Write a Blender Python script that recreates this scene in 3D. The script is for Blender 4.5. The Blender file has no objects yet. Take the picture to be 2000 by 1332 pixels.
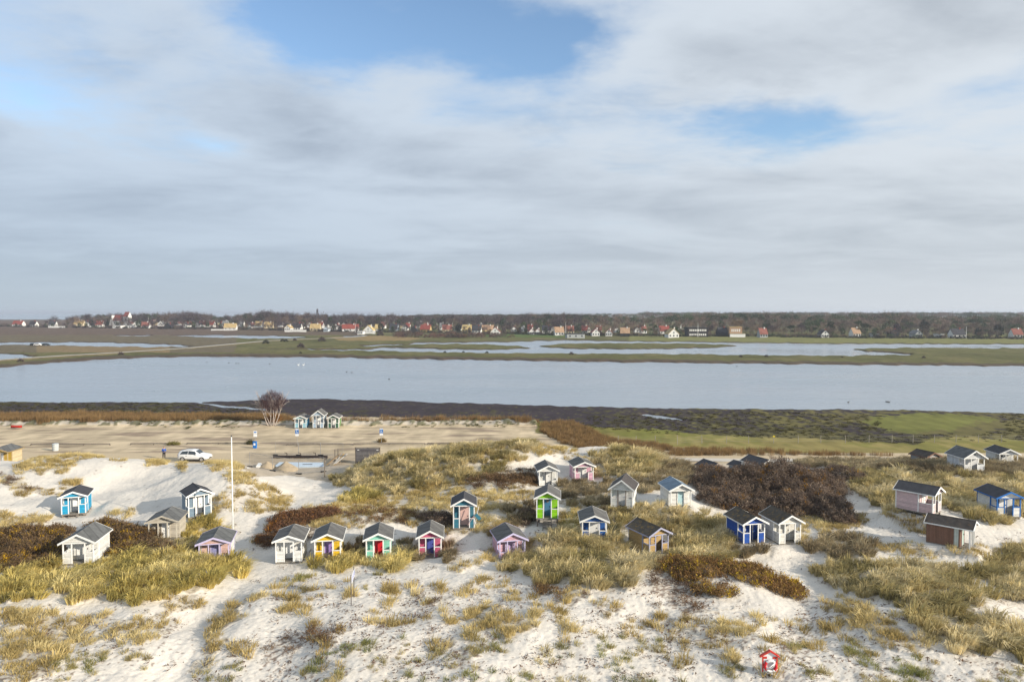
import bpy, math, random
import numpy as np
from mathutils import Vector

rnd = random.Random(7)
rng = np.random.default_rng(11)
R = math.radians
scene = bpy.context.scene
col = scene.collection

# ------------------------------------------------------------------ camera
F = 1400.0                     # focal length in photo pixels (photo 2000 x 1332)
CAMZ = 21.0
PITCH = math.atan((666 - 609) / F)
cam_d = bpy.data.cameras.new('camera')
cam = bpy.data.objects.new('camera', cam_d); col.objects.link(cam)
cam.location = (0, 0, CAMZ)
cam.rotation_euler = (math.pi / 2 - PITCH, 0, 0)
cam_d.sensor_width = 36; cam_d.lens = 36 * F / 2000
cam_d.clip_start = 0.5; cam_d.clip_end = 60000
scene.camera = cam

# ------------------------------------------------------------------ light
SUN_AZ, SUN_EL = R(63), R(20)          # azimuth from the camera's back towards the right
sun_vec = Vector((math.cos(SUN_EL) * math.sin(SUN_AZ), -math.cos(SUN_EL) * math.cos(SUN_AZ), math.sin(SUN_EL)))
sd = bpy.data.lights.new('sun', 'SUN'); sd.energy = 4.9; sd.angle = R(0.6); sd.color = (1, 0.9, 0.75)
so = bpy.data.objects.new('sun', sd); col.objects.link(so)
so.rotation_euler = sun_vec.to_track_quat('Z', 'Y').to_euler()
scene.view_settings.view_transform = 'Standard'
scene.view_settings.look = 'None'
scene.view_settings.gamma = 1.0
scene.view_settings.exposure = 0.36
scene.render.engine = 'CYCLES'
scene.cycles.max_bounces = 4
scene.cycles.diffuse_bounces = 2
scene.cycles.glossy_bounces = 3
scene.cycles.transparent_max_bounces = 6
scene.cycles.use_denoising = True

def NN(nt, kind, **kw):
    n = nt.nodes.new(kind)
    for k, v in kw.items():
        if k == 'inp':
            for kk, vv in v.items(): n.inputs[kk].default_value = vv
        else: setattr(n, k, v)
    return n

world = bpy.data.worlds.new('World'); scene.world = world; world.use_nodes = True
def build_world():
    nt = world.node_tree; nt.nodes.clear(); L = nt.links.new
    def M(op, a, b=None, c=None, clamp=False):
        n = NN(nt, 'ShaderNodeMath', operation=op, use_clamp=clamp)
        for i, v in enumerate((a, b, c)):
            if v is None: continue
            if isinstance(v, (int, float)): n.inputs[i].default_value = v
            else: L(v, n.inputs[i])
        return n.outputs[0]
    def sstep(v, a, b):
        n = NN(nt, 'ShaderNodeMapRange', interpolation_type='SMOOTHSTEP', inp={1: a, 2: b}); L(v, n.inputs[0]); return n.outputs[0]
    def mix(f, a, b):
        n = NN(nt, 'ShaderNodeMix', data_type='RGBA')
        for s, v in ((n.inputs[0], f), (n.inputs[6], a), (n.inputs[7], b)):
            if isinstance(v, (int, float)): s.default_value = v
            elif isinstance(v, tuple): s.default_value = (*v, 1)
            else: L(v, s)
        return n.outputs[2]
    tc = NN(nt, 'ShaderNodeTexCoord'); sep = NN(nt, 'ShaderNodeSeparateXYZ'); L(tc.outputs['Generated'], sep.inputs[0])
    x, y, z = sep.outputs
    zc = M('ADD', M('MAXIMUM', z, 0.0), 0.11)
    u, v = M('DIVIDE', x, zc), M('DIVIDE', y, zc)
    cmb = NN(nt, 'ShaderNodeCombineXYZ'); L(u, cmb.inputs[0]); L(v, cmb.inputs[1])
    def noise(scale, off, detail=6, rough=0.55, sx=1.0, dist=0.0):
        mp = NN(nt, 'ShaderNodeMapping', inp={1: off, 3: (sx, 1, 1)}); L(cmb.outputs[0], mp.inputs[0])
        n = NN(nt, 'ShaderNodeTexNoise', inp={'Scale': scale, 'Detail': detail, 'Roughness': rough, 'Distortion': dist}); L(mp.outputs[0], n.inputs['Vector'])
        return n.outputs[0]
    n1 = noise(0.8, (3.1, 7.7, 0), 10, 0.56, 0.9, 0.5)
    n2 = noise(1.1, (9.4, 1.3, 2), 9, 0.56, 0.7, 0.5)
    n3 = noise(2.6, (1.4, 5.3, 4), 8, 0.6, 0.8, 0.35)
    n4 = noise(6.5, (4.4, 2.2, 7), 8, 0.62, 0.75, 0.6)
    w1 = noise(1.7, (12.4, 3.2, 1), 7, 0.6); w2 = noise(1.7, (2.4, 13.2, 5), 7, 0.6)
    # open gaps in the cloud deck: centre and half axes in cloud-plane coordinates
    def blob(px, py, hw, hh, rot=0.0):
        def uv(qx, qy):
            a = (qx - 1000) / F; b = (666 - qy) / F
            cp, sp = math.cos(PITCH), math.sin(PITCH)
            d = Vector((a, cp + b * sp, -sp + b * cp)).normalized()
            return d.x / (d.z + .11), d.y / (d.z + .11)
        c = uv(px, py); e = uv(px + hw, py); g = uv(px, py + hh)
        rx = abs(e[0] - c[0]) + 1e-3; ry = abs(g[1] - c[1]) + 1e-3
        du = M('ADD', M('DIVIDE', M('SUBTRACT', u, c[0]), rx), M('MULTIPLY', M('SUBTRACT', w1, .5), 2.6)); dv = M('ADD', M('DIVIDE', M('SUBTRACT', v, c[1]), ry), M('MULTIPLY', M('SUBTRACT', w2, .5), 2.6))
        if rot: du = M('ADD', du, M('MULTIPLY', dv, rot))
        d2 = M('ADD', M('MULTIPLY', du, du), M('MULTIPLY', dv, dv))
        return M('EXPONENT', M('MULTIPLY', d2, -1.0))
    gaps = M('MULTIPLY', blob(680, 40, 220, 110), 0.44)
    for g, w in ((blob(1030, 110, 190, 75), 0.46), (blob(1480, 240, 260, 46), 0.40), (blob(40, 190, 200, 110), 0.20), (blob(420, 290, 60, 30), 0.16), (blob(880, 225, 130, 30), 0.12), (blob(1960, 170, 100, 40), 0.14)):
        gaps = M('ADD', gaps, M('MULTIPLY', g, w))
    fills = M('MULTIPLY', blob(300, 70, 260, 90), 0.14)
    for g, w in ((blob(560, 235, 260, 60), 0.14), (blob(1350, 120, 230, 60), 0.12), (blob(1750, 60, 300, 100), 0.16)):
        fills = M('ADD', fills, M('MULTIPLY', g, w))
    low = M('ADD', M('MULTIPLY', sstep(z, 0.30, 0.10), 0.13), M('MULTIPLY', sstep(z, 0.10, 0.03), 0.35))
    dens = M('ADD', M('SUBTRACT', M('ADD', M('ADD', M('MULTIPLY', n1, 0.55), M('ADD', M('MULTIPLY', n3, 0.33), M('MULTIPLY', n4, 0.14))), M('ADD', low, fills)), gaps), 0.04)
    mask = sstep(dens, 0.22, 0.60)
    # brightness of the cloud deck: bright rims, grey undersides
    shade = M('ADD', M('MULTIPLY', n2, 0.52), M('ADD', M('MULTIPLY', n3, 0.34), M('MULTIPLY', n4, 0.14)))
    shade = M('SUBTRACT', shade, M('MULTIPLY', sstep(dens, 0.52, 0.80), 0.16))
    shade = sstep(shade, 0.22, 0.52)
    calm = sstep(z, 0.22, 0.03)
    shade = M('ADD', M('MULTIPLY', shade, M('SUBTRACT', 1.0, M('MULTIPLY', calm, 0.6))), M('MULTIPLY', calm, 0.33))
    right = sstep(x, -0.65, 0.75)
    grey = mix(right, (0.30, 0.36, 0.45), (0.37, 0.41, 0.46))
    white = mix(right, (0.50, 0.585, 0.69), (0.63, 0.675, 0.72))
    cloud = mix(shade, grey, white)
    hz = mix(right, (0.38, 0.455, 0.54), (0.58, 0.62, 0.67))
    cloud = mix(M('MULTIPLY', sstep(z, 0.10, 0.005), 0.85), cloud, hz)
    sky = NN(nt, 'ShaderNodeTexSky', sky_type='NISHITA', sun_disc=False)
    sky.sun_elevation = SUN_EL; sky.altitude = 0; sky.sun_rotation = math.pi - SUN_AZ
    sky.air_density = 1.0; sky.dust_density = 0.1; sky.ozone_density = 2.2
    b1 = NN(nt, 'ShaderNodeBackground', inp={1: 0.15}); L(sky.outputs[0], b1.inputs[0])
    b2 = NN(nt, 'ShaderNodeBackground', inp={1: 0.90}); L(cloud, b2.inputs[0])
    ms = NN(nt, 'ShaderNodeMixShader'); L(M('MULTIPLY', mask, 0.97), ms.inputs[0]); L(b1.outputs[0], ms.inputs[1]); L(b2.outputs[0], ms.inputs[2])
    out = NN(nt, 'ShaderNodeOutputWorld'); L(ms.outputs[0], out.inputs[0])
build_world()

# ------------------------------------------------------------------ helpers
CP, SP = math.cos(PITCH), math.sin(PITCH)
def ray(px, py):
    a = (px - 1000) / F; b = (666 - py) / F
    return np.array([a, CP + b * SP, -SP + b * CP])
def at_y(px, py, Y):
    d = ray(px, py); t = Y / d[1]
    return Vector((d[0] * t, Y, CAMZ + d[2] * t))
def at_z(px, py, z=0.0):
    d = ray(px, py); t = (z - CAMZ) / d[2]
    return Vector((d[0] * t, d[1] * t, z))
def project(X, Y, Z):
    dz = Z - CAMZ
    fw = Y * CP - dz * SP; up = Y * SP + dz * CP
    return 1000 + F * X / fw, 666 - F * up / fw

def pnoise(x, y, seed=0):
    x = np.asarray(x, float); y = np.asarray(y, float)
    xi = np.floor(x).astype(np.int64); yi = np.floor(y).astype(np.int64)
    xf = x - xi; yf = y - yi
    def g(ix, iy, dx, dy):
        h = (ix * 374761393 + iy * 668265263 + seed * 974711) & 0x7fffffff
        h = ((h ^ (h >> 13)) * 1274126177) & 0x7fffffff
        h = h ^ (h >> 16)
        a = (h & 1023) * (2 * math.pi / 1024)
        return np.cos(a) * dx + np.sin(a) * dy
    s = xf * xf * xf * (xf * (xf * 6 - 15) + 10); t = yf * yf * yf * (yf * (yf * 6 - 15) + 10)
    a = g(xi, yi, xf, yf); b = g(xi + 1, yi, xf - 1, yf); c = g(xi, yi + 1, xf, yf - 1); d = g(xi + 1, yi + 1, xf - 1, yf - 1)
    return ((a + s * (b - a)) * (1 - t) + (c + s * (d - c)) * t) * 1.5
def fbm(x, y, seed=0, oct=4, gain=0.5):
    r = 0; amp = 1.0; f = 1.0
    for i in range(oct):
        r = r + amp * pnoise(x * f, y * f, seed + i * 17); amp *= gain; f *= 2.03
    return r
def sm(x, a, b):
    t = np.clip((x - a) / (b - a), 0, 1); return t * t * (3 - 2 * t)
def inpoly(px, py, poly):
    px = np.asarray(px, float); py = np.asarray(py, float)
    out = np.zeros(px.shape, bool)
    xs = [p[0] for p in poly]; ys = [p[1] for p in poly]
    box = (px >= min(xs)) & (px <= max(xs)) & (py >= min(ys)) & (py <= max(ys))
    idx = np.nonzero(box.ravel())[0]
    if idx.size == 0: return out
    x = px.ravel()[idx]; y = py.ravel()[idx]; c = np.zeros(idx.size, bool)
    n = len(poly); j = n - 1
    for i in range(n):
        xi, yi = poly[i]; xj, yj = poly[j]
        if yi != yj:
            cond = ((yi > y) != (yj > y)) & (x < (xj - xi) * (y - yi) / (yj - yi) + xi)
            c ^= cond
        j = i
    o = out.ravel(); o[idx] = c
    return o.reshape(px.shape)
def lerp_profile(x, pts):
    return np.interp(x, [p[0] for p in pts], [p[1] for p in pts])

_mats = {}
def pbr(name, color, rough=0.8, var=0.12, scale=3.0, boards=None, bump=0.0, spec=0.3, metal=0.0, tint_attr=None, translucent=0.0, spots=None, grime=0.0):
    """painted / natural surface: base colour with noise wear; boards = ('h'|'v', pitch) adds board joints as relief"""
    if name in _mats: return _mats[name]
    m = bpy.data.materials.new(name); m.use_nodes = True; nt = m.node_tree; L = nt.links.new
    b = nt.nodes['Principled BSDF']; b.inputs['Roughness'].default_value = rough
    b.inputs['Specular IOR Level'].default_value = spec; b.inputs['Metallic'].default_value = metal
    tc = NN(nt, 'ShaderNodeTexCoord')
    n = NN(nt, 'ShaderNodeTexNoise', inp={'Scale': scale, 'Detail': 5, 'Roughness': 0.6}); L(tc.outputs['Object'], n.inputs['Vector'])
    rmp = NN(nt, 'ShaderNodeMapRange', inp={1: 0.3, 2: 0.7, 3: 1 - var, 4: 1 + var}); L(n.outputs[0], rmp.inputs[0])
    vm = NN(nt, 'ShaderNodeVectorMath', operation='SCALE'); L(rmp.outputs[0], vm.inputs['Scale'])
    if tint_attr:
        a = NN(nt, 'ShaderNodeAttribute', attribute_name=tint_attr[0], attribute_type=tint_attr[1]); L(a.outputs['Color'], vm.inputs[0])
    else: vm.inputs[0].default_value = color[:3]
    c = vm.outputs[0]
    if grime:
        n2 = NN(nt, 'ShaderNodeTexNoise', inp={'Scale': 1.3, 'Detail': 6, 'Roughness': 0.7}); L(tc.outputs['Object'], n2.inputs['Vector'])
        r2 = NN(nt, 'ShaderNodeMapRange', inp={1: 0.5, 2: 0.75, 3: 0.0, 4: grime}); L(n2.outputs[0], r2.inputs[0])
        mx = NN(nt, 'ShaderNodeMix', data_type='RGBA'); L(r2.outputs[0], mx.inputs[0]); L(c, mx.inputs[6]); mx.inputs[7].default_value = (0.22, 0.19, 0.15, 1); c = mx.outputs[2]
    if spots:
        n3 = NN(nt, 'ShaderNodeTexNoise', inp={'Scale': spots[1], 'Detail': 6, 'Roughness': 0.7}); L(tc.outputs['Object'], n3.inputs['Vector'])
        r3 = NN(nt, 'ShaderNodeMapRange', inp={1: spots[2], 2: spots[2] + 0.12, 3: 0, 4: spots[3]}); L(n3.outputs[0], r3.inputs[0])
        mx = NN(nt, 'ShaderNodeMix', data_type='RGBA'); L(r3.outputs[0], mx.inputs[0]); L(c, mx.inputs[6]); mx.inputs[7].default_value = (*spots[0], 1); c = mx.outputs[2]
    L(c, b.inputs['Base Color'])
    if boards or bump:
        hsum = None
        if boards:
            sp = NN(nt, 'ShaderNodeSeparateXYZ'); L(tc.outputs['Object'], sp.inputs[0])
            if boards[0] == 'h': q = sp.outputs[2]
            else:
                ad = NN(nt, 'ShaderNodeMath', operation='ADD'); L(sp.outputs[0], ad.inputs[0]); L(sp.outputs[1], ad.inputs[1]); q = ad.outputs[0]
            md = NN(nt, 'ShaderNodeMath', operation='PINGPONG', inp={1: boards[1] / 2}); L(q, md.inputs[0])
            mr = NN(nt, 'ShaderNodeMapRange', inp={1: 0.0, 2: boards[1] * 0.12, 3: 0.0, 4: 1.0}); L(md.outputs[0], mr.inputs[0])
            dv = NN(nt, 'ShaderNodeMath', operation='DIVIDE', inp={1: boards[1]}); L(q, dv.inputs[0]); fl_ = NN(nt, 'ShaderNodeMath', operation='FLOOR'); L(dv.outputs[0], fl_.inputs[0])
            wn = NN(nt, 'ShaderNodeTexWhiteNoise', noise_dimensions='1D'); L(fl_.outputs[0], wn.inputs['W'])
            wr = NN(nt, 'ShaderNodeMapRange', inp={1: 0, 2: 1, 3: .86, 4: 1.10}); L(wn.outputs['Value'], wr.inputs[0])
            gr = NN(nt, 'ShaderNodeMapRange', inp={1: 0, 2: 1, 3: .62, 4: 1.0}); L(mr.outputs[0], gr.inputs[0])
            mlt = NN(nt, 'ShaderNodeMath', operation='MULTIPLY'); L(wr.outputs[0], mlt.inputs[0]); L(gr.outputs[0], mlt.inputs[1])
            v2 = NN(nt, 'ShaderNodeVectorMath', operation='SCALE'); L(c, v2.inputs[0]); L(mlt.outputs[0], v2.inputs['Scale']); L(v2.outputs[0], b.inputs['Base Color'])
            bp = NN(nt, 'ShaderNodeBump', inp={'Strength': 0.9, 'Distance': 0.02}); L(mr.outputs[0], bp.inputs['Height']); hsum = bp
        if bump:
            b2 = NN(nt, 'ShaderNodeBump', inp={'Strength': 0.7, 'Distance': bump}); L(n.outputs[0], b2.inputs['Height'])
            if hsum: L(hsum.outputs[0], b2.inputs['Normal'])
            hsum = b2
        L(hsum.outputs[0], b.inputs['Normal'])
    if translucent:
        tr = NN(nt, 'ShaderNodeBsdfTranslucent'); L(c, tr.inputs[0])
        ms = NN(nt, 'ShaderNodeMixShader', inp={0: translucent}); L(b.outputs[0], ms.inputs[1]); L(tr.outputs[0], ms.inputs[2])
        L(ms.outputs[0], nt.nodes['Material Output'].inputs[0])
    _mats[name] = m
    return m

def tag(o, label=None, cat=None, group=None, kind=None):
    if label: o['label'] = label
    if cat: o['category'] = cat
    if group: o['group'] = group
    if kind: o['kind'] = kind
    return o
def empty(name, loc, rz=0.0):
    o = bpy.data.objects.new(name, None); col.objects.link(o); o.empty_display_size = 0.2
    o.location = loc; o.rotation_euler = (0, 0, rz); return o

class MB:
    def __init__(s): s.v = []; s.f = []
    def box(s, x0, x1, y0, y1, z0, z1):
        n = len(s.v)
        s.v += [(x0, y0, z0), (x1, y0, z0), (x1, y1, z0), (x0, y1, z0), (x0, y0, z1), (x1, y0, z1), (x1, y1, z1), (x0, y1, z1)]
        s.f += [tuple(n + i for i in q) for q in ((3, 2, 1, 0), (4, 5, 6, 7), (0, 1, 5, 4), (1, 2, 6, 5), (2, 3, 7, 6), (3, 0, 4, 7))]
        return s
    def prism(s, poly, y0, y1):          # poly of (x,z) counter-clockwise seen from -y
        n = len(s.v); k = len(poly)
        s.v += [(p[0], y0, p[1]) for p in poly] + [(p[0], y1, p[1]) for p in poly]
        s.f.append(tuple(n + i for i in range(k))); s.f.append(tuple(n + k + i for i in reversed(range(k))))
        for i in range(k):
            j = (i + 1) % k; s.f.append((n + i, n + k + i, n + k + j, n + j))
        return s
    def bar(s, a, b, w, h=None, up=(0, 0, 1)):
        a = Vector(a); b = Vector(b); h = h or w
        d = (b - a).normalized(); u = Vector(up)
        if abs(d.dot(u)) > 0.98: u = Vector((0, 1, 0))
        r = d.cross(u).normalized(); u = r.cross(d).normalized()
        n = len(s.v)
        for p in (a, b):
            for q in ((-1, -1), (1, -1), (1, 1), (-1, 1)): s.v.append(tuple(p + r * (q[0] * w / 2) + u * (q[1] * h / 2)))
        s.f += [tuple(n + i for i in q) for q in ((3, 2, 1, 0), (4, 5, 6, 7), (0, 1, 5, 4), (1, 2, 6, 5), (2, 3, 7, 6), (3, 0, 4, 7))]
        return s
    def tube(s, pts, rads, k=8, cap=True):
        n = len(s.v); m = len(pts)
        for i, p in enumerate(pts):
            p = Vector(p)
            d = (Vector(pts[min(i + 1, m - 1)]) - Vector(pts[max(i - 1, 0)])).normalized()
            u = Vector((1, 0, 0)) if abs(d.x) < 0.9 else Vector((0, 1, 0))
            r = d.cross(u).normalized(); w = d.cross(r)
            for j in range(k):
                a = 2 * math.pi * j / k; s.v.append(tuple(p + (r * math.cos(a) + w * math.sin(a)) * rads[i]))
        for i in range(m - 1):
            for j in range(k):
                j2 = (j + 1) % k; s.f.append((n + i * k + j, n + i * k + j2, n + (i + 1) * k + j2, n + (i + 1) * k + j))
        if cap:
            s.f.append(tuple(n + j for j in reversed(range(k)))); s.f.append(tuple(n + (m - 1) * k + j for j in range(k)))
        return s
    def mesh(s, name, mat):
        me = bpy.data.meshes.new(name); me.from_pydata(s.v, [], s.f); me.update()
        if mat: me.materials.append(mat)
        return me
    def build(s, name, mat, parent=None, smooth=False, bevel=0.0):
        me = s.mesh(name, mat)
        if smooth: me.polygons.foreach_set('use_smooth', [True] * len(me.polygons))
        o = bpy.data.objects.new(name, me); col.objects.link(o)
        if parent: o.parent = parent
        if bevel:
            bv = o.modifiers.new('bevel', 'BEVEL'); bv.width = bevel; bv.segments = 1
        return o

def np_mesh(name, V, T, mat, colors=None, smooth=False, cname='Col'):
    """mesh from numpy arrays, V (n,3), T (m,3) or (m,4)"""
    me = bpy.data.meshes.new(name)
    V = np.asarray(V, np.float32); T = np.asarray(T, np.int32); k = T.shape[1]
    me.vertices.add(len(V)); me.vertices.foreach_set('co', V.ravel())
    me.loops.add(T.size); me.loops.foreach_set('vertex_index', T.ravel())
    me.polygons.add(len(T)); me.polygons.foreach_set('loop_start', np.arange(0, T.size, k, dtype=np.int32))
    me.polygons.foreach_set('loop_total', np.full(len(T), k, np.int32))
    if smooth: me.polygons.foreach_set('use_smooth', np.ones(len(T), bool))
    me.update(calc_edges=True); me.validate()
    if colors is not None:
        ca = me.attributes.new(cname, 'FLOAT_COLOR', 'POINT')
        c4 = np.ones((len(V), 4), np.float32); c4[:, :3] = colors; ca.data.foreach_set('color', c4.ravel())
    if mat: me.materials.append(mat)
    return me
def link(name, me, parent=None):
    o = bpy.data.objects.new(name, me); col.objects.link(o)
    if parent: o.parent = parent
    return o

def rotmat(rx, ry, rz):
    cx, sx, cy, sy, cz, sz = np.cos(rx), np.sin(rx), np.cos(ry), np.sin(ry), np.cos(rz), np.sin(rz)
    M = np.empty((len(rx), 3, 3))
    M[:, 0, 0] = cz * cy; M[:, 0, 1] = cz * sy * sx - sz * cx; M[:, 0, 2] = cz * sy * cx + sz * sx
    M[:, 1, 0] = sz * cy; M[:, 1, 1] = sz * sy * sx + cz * cx; M[:, 1, 2] = sz * sy * cx - cz * sx
    M[:, 2, 0] = -sy; M[:, 2, 1] = cy * sx; M[:, 2, 2] = cy * cx
    return M
def bake(template, P, rot, scl, tints):
    """replicate a small (V,T) template at many places: returns V,T,C"""
    V0, T0 = template; n = len(P)
    M = rotmat(rot[:, 0], rot[:, 1], rot[:, 2])
    V = np.einsum('nij,vj->nvi', M, V0) * np.asarray(scl).reshape(n, 1, -1) + P[:, None, :]
    T = T0[None] + (np.arange(n) * len(V0))[:, None, None]
    C = np.repeat(tints[:, None, :], len(V0), 1)
    return V.reshape(-1, 3), T.reshape(-1, T0.shape[1]), C.reshape(-1, 3)

def scatter(name, P, rot, scl, vid, tint, templates, label, cat):
    """one 'stuff' object whose points carry instances of small template meshes"""
    me = bpy.data.meshes.new(name); n = len(P)
    me.vertices.add(n); me.vertices.foreach_set('co', np.asarray(P, np.float32).ravel())
    a = me.attributes.new('rot', 'FLOAT_VECTOR', 'POINT'); a.data.foreach_set('vector', np.asarray(rot, np.float32).ravel())
    s3 = np.asarray(scl, np.float32)
    if s3.ndim == 1: s3 = np.repeat(s3[:, None], 3, 1)
    a = me.attributes.new('scl', 'FLOAT_VECTOR', 'POINT'); a.data.foreach_set('vector', s3.ravel())
    a = me.attributes.new('vid', 'INT', 'POINT'); a.data.foreach_set('value', np.asarray(vid, np.int32))
    c4 = np.ones((n, 4), np.float32); c4[:, :3] = tint
    a = me.attributes.new('tint', 'FLOAT_COLOR', 'POINT'); a.data.foreach_set('color', c4.ravel())
    o = link(name, me); tag(o, label, cat, kind='stuff')
    cc = bpy.data.collections.new(name + '_shapes')
    for i, t in enumerate(templates):
        cc.objects.link(bpy.data.objects.new('%s_shape_%02d' % (name, i), t))
    ng = bpy.data.node_groups.new(name + '_scatter', 'GeometryNodeTree')
    ng.interface.new_socket('Geometry', in_out='INPUT', socket_type='NodeSocketGeometry')
    ng.interface.new_socket('Geometry', in_out='OUTPUT', socket_type='NodeSocketGeometry')
    gi = NN(ng, 'NodeGroupInput'); go = NN(ng, 'NodeGroupOutput')
    ci = NN(ng, 'GeometryNodeCollectionInfo'); ci.inputs[0].default_value = cc; ci.inputs[1].default_value = True; ci.inputs[2].default_value = True
    ip = NN(ng, 'GeometryNodeInstanceOnPoints'); ip.inputs['Pick Instance'].default_value = True
    def att(nm, ty):
        q = NN(ng, 'GeometryNodeInputNamedAttribute', data_type=ty); q.inputs[0].default_value = nm
        return q.outputs['Attribute']
    L = ng.links.new
    L(gi.outputs[0], ip.inputs['Points']); L(ci.outputs[0], ip.inputs['Instance'])
    L(att('vid', 'INT'), ip.inputs['Instance Index']); L(att('rot', 'FLOAT_VECTOR'), ip.inputs['Rotation']); L(att('scl', 'FLOAT_VECTOR'), ip.inputs['Scale'])
    L(ip.outputs[0], go.inputs[0])
    md = o.modifiers.new('scatter', 'NODES'); md.node_group = ng
    return o

# ------------------------------------------------------------------ the beach huts: where they stand (photo pixel of front base centre, distance)
# px, py (floor level, centre of front), Y, yaw deg, W, D, wall h, rise, stilt h
HUTS = [
 dict(k='turquoise', px=144, py=1003, Y=68, yaw=20, W=2.08, D=2.7, hw=1.72, rise=.42, st=.28),
 dict(k='bigwhite', px=153, py=1100, Y=55, yaw=9, W=2.25, D=3.1, hw=1.72, rise=.58, st=.12),
 dict(k='sunken', px=318, py=1056, Y=60.5, yaw=10, W=2.3, D=2.7, hw=1.72, rise=.45, st=.05),
 dict(k='greyblue', px=391, py=1007, Y=66, yaw=37, W=2.05, D=2.5, hw=2.05, rise=.5, st=.25),
 dict(k='lilac', px=418, py=1097, Y=57, yaw=13, W=2.3, D=2.8, hw=1.58, rise=.42, st=.05),
 dict(k='palewhite', px=564, py=1097, Y=57, yaw=8, W=2.08, D=2.9, hw=1.78, rise=.38, st=.12),
 dict(k='yellow', px=640, py=1096, Y=57.3, yaw=8.5, W=2.1, D=2.9, hw=1.82, rise=.45, st=.05),
 dict(k='mint', px=739, py=1095, Y=57.5, yaw=8, W=2.0, D=2.8, hw=1.85, rise=.44, st=.05),
 dict(k='pinkblue', px=840, py=1088, Y=59, yaw=5, W=1.9, D=2.8, hw=1.78, rise=.48, st=.05),
 dict(k='teal', px=906, py=1031, Y=63, yaw=3, W=1.92, D=2.5, hw=2.12, rise=.52, st=.22),
 dict(k='lilacpink', px=1001, py=1090, Y=58.5, yaw=13, W=2.2, D=2.8, hw=1.6, rise=.52, st=.05),
 dict(k='lime', px=1069, py=1012, Y=64, yaw=-4, W=2.0, D=2.6, hw=1.92, rise=.52, st=.75),
 dict(k='blackslat', px=1071, py=948, Y=76, yaw=5, W=1.98, D=2.7, hw=1.68, rise=.48, st=.05),
 dict(k='rose', px=1141, py=938, Y=78, yaw=8, W=2.12, D=2.7, hw=1.62, rise=.42, st=.05),
 dict(k='porthole', px=1214, py=992, Y=66, yaw=-17, W=2.05, D=2.7, hw=1.85, rise=.78, st=.42),
 dict(k='bluedoor', px=1330, py=990, Y=66, yaw=7, W=2.0, D=2.9, hw=1.66, rise=.5, st=.05),
 dict(k='royalblue', px=1161, py=1056, Y=60, yaw=-2, W=2.1, D=2.7, hw=1.75, rise=.44, st=.05),
 dict(k='ochre', px=1287, py=1082, Y=58, yaw=26, W=1.95, D=2.9, hw=1.72, rise=.5, st=.1),
 dict(k='bluelichen', px=1473, py=1060, Y=59, yaw=12, W=1.98, D=2.85, hw=1.72, rise=.5, st=.05),
 dict(k='creamwhite', px=1543, py=1061, Y=59, yaw=10, W=1.98, D=2.85, hw=1.82, rise=.55, st=.05),
 dict(k='brown', px=1899, py=1068, Y=57, yaw=47, W=1.8, D=3.1, hw=1.68, rise=.42, st=.05),
 dict(k='blush', px=1830, py=1001, Y=62.5, yaw=40, W=1.95, D=3.1, hw=1.78, rise=.5, st=.3),
 dict(k='bluetrim', px=1970, py=1009, Y=64, yaw=-1, W=2.15, D=2.85, hw=1.8, rise=.48, st=.2),
 dict(k='whitebroad', px=1903, py=923, Y=78, yaw=3, W=2.3, D=2.9, hw=1.7, rise=.72, st=.05),
 dict(k='whitefar', px=1970, py=908, Y=88, yaw=-3, W=2.2, D=2.8, hw=1.45, rise=.5, st=.05),
 dict(k='darkstub', px=1822, py=908, Y=84, yaw=18, W=2.0, D=2.2, hw=1.05, rise=.42, st=.02),
 dict(k='roofa', px=1400, py=934, Y=85, yaw=20, W=2.2, D=2.6, hw=1.3, rise=.5, st=.05),
 dict(k='roofb', px=1500, py=930, Y=88, yaw=22, W=2.5, D=3.4, hw=1.5, rise=.55, st=.05),
 dict(k='roofc', px=1462, py=929, Y=90.5, yaw=30, W=2.0, D=2.4, hw=1.2, rise=.35, st=.05),
 dict(k='ochreshed', px=-6, py=907, Y=91, yaw=4, W=2.7, D=3.0, hw=1.65, rise=.45, st=.05),
]
for h in HUTS:
    p = at_y(h['px'], h['py'], h['Y'])
    h['loc'] = p; a = R(h['yaw']); h['cen'] = (p.x - math.sin(a) * h['D'] / 2, p.y + math.cos(a) * h['D'] / 2)

# ------------------------------------------------------------------ dune terrain
CTRL = []   # world control points x,y,z
def C(row):
    for px, py, z in row:
        p = at_z(px, py, z); CTRL.append((p.x, p.y, z))
C([(x, 1332, z) for x, z in ((0,1.2),(200,.9),(340,.3),(480,.6),(700,.9),(900,1.0),(1100,.7),(1300,.4),(1500,.6),(1750,.7),(2000,.6))])
C([(x, 1250, z) for x, z in ((0,1.6),(200,1.35),(350,1.0),(390,.4),(480,1.1),(560,1.0),(640,1.4),(800,1.2),(1000,1.5),(1150,1.3),(1350,.8),(1470,1.25),(1570,.6),(1700,1.2),(1850,1.5),(2000,1.2))])
C([(x, 1190, z) for x, z in ((0,1.6),(200,1.4),(340,1.2),(405,.65),(470,1.25),(560,1.3),(650,1.3),(800,1.2),(930,1.3),(1000,1.75),(1110,1.25),(1230,1.2),(1400,1.25),(1580,.7),(1680,1.3),(1800,1.8),(1900,1.9),(1990,1.2))])
C([(x, 1130, z) for x, z in ((60,1.4),(110,1.1),(170,1.7),(270,2.0),(380,1.8),(450,1.3),(500,.8),(600,1.0),(750,1.0),(900,1.1),(1010,.9),(1110,1.6),(1240,1.8),(1330,1.8),(1450,1.9),(1560,.9),(1680,1.3),(1850,1.5),(1960,1.2))])
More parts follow.
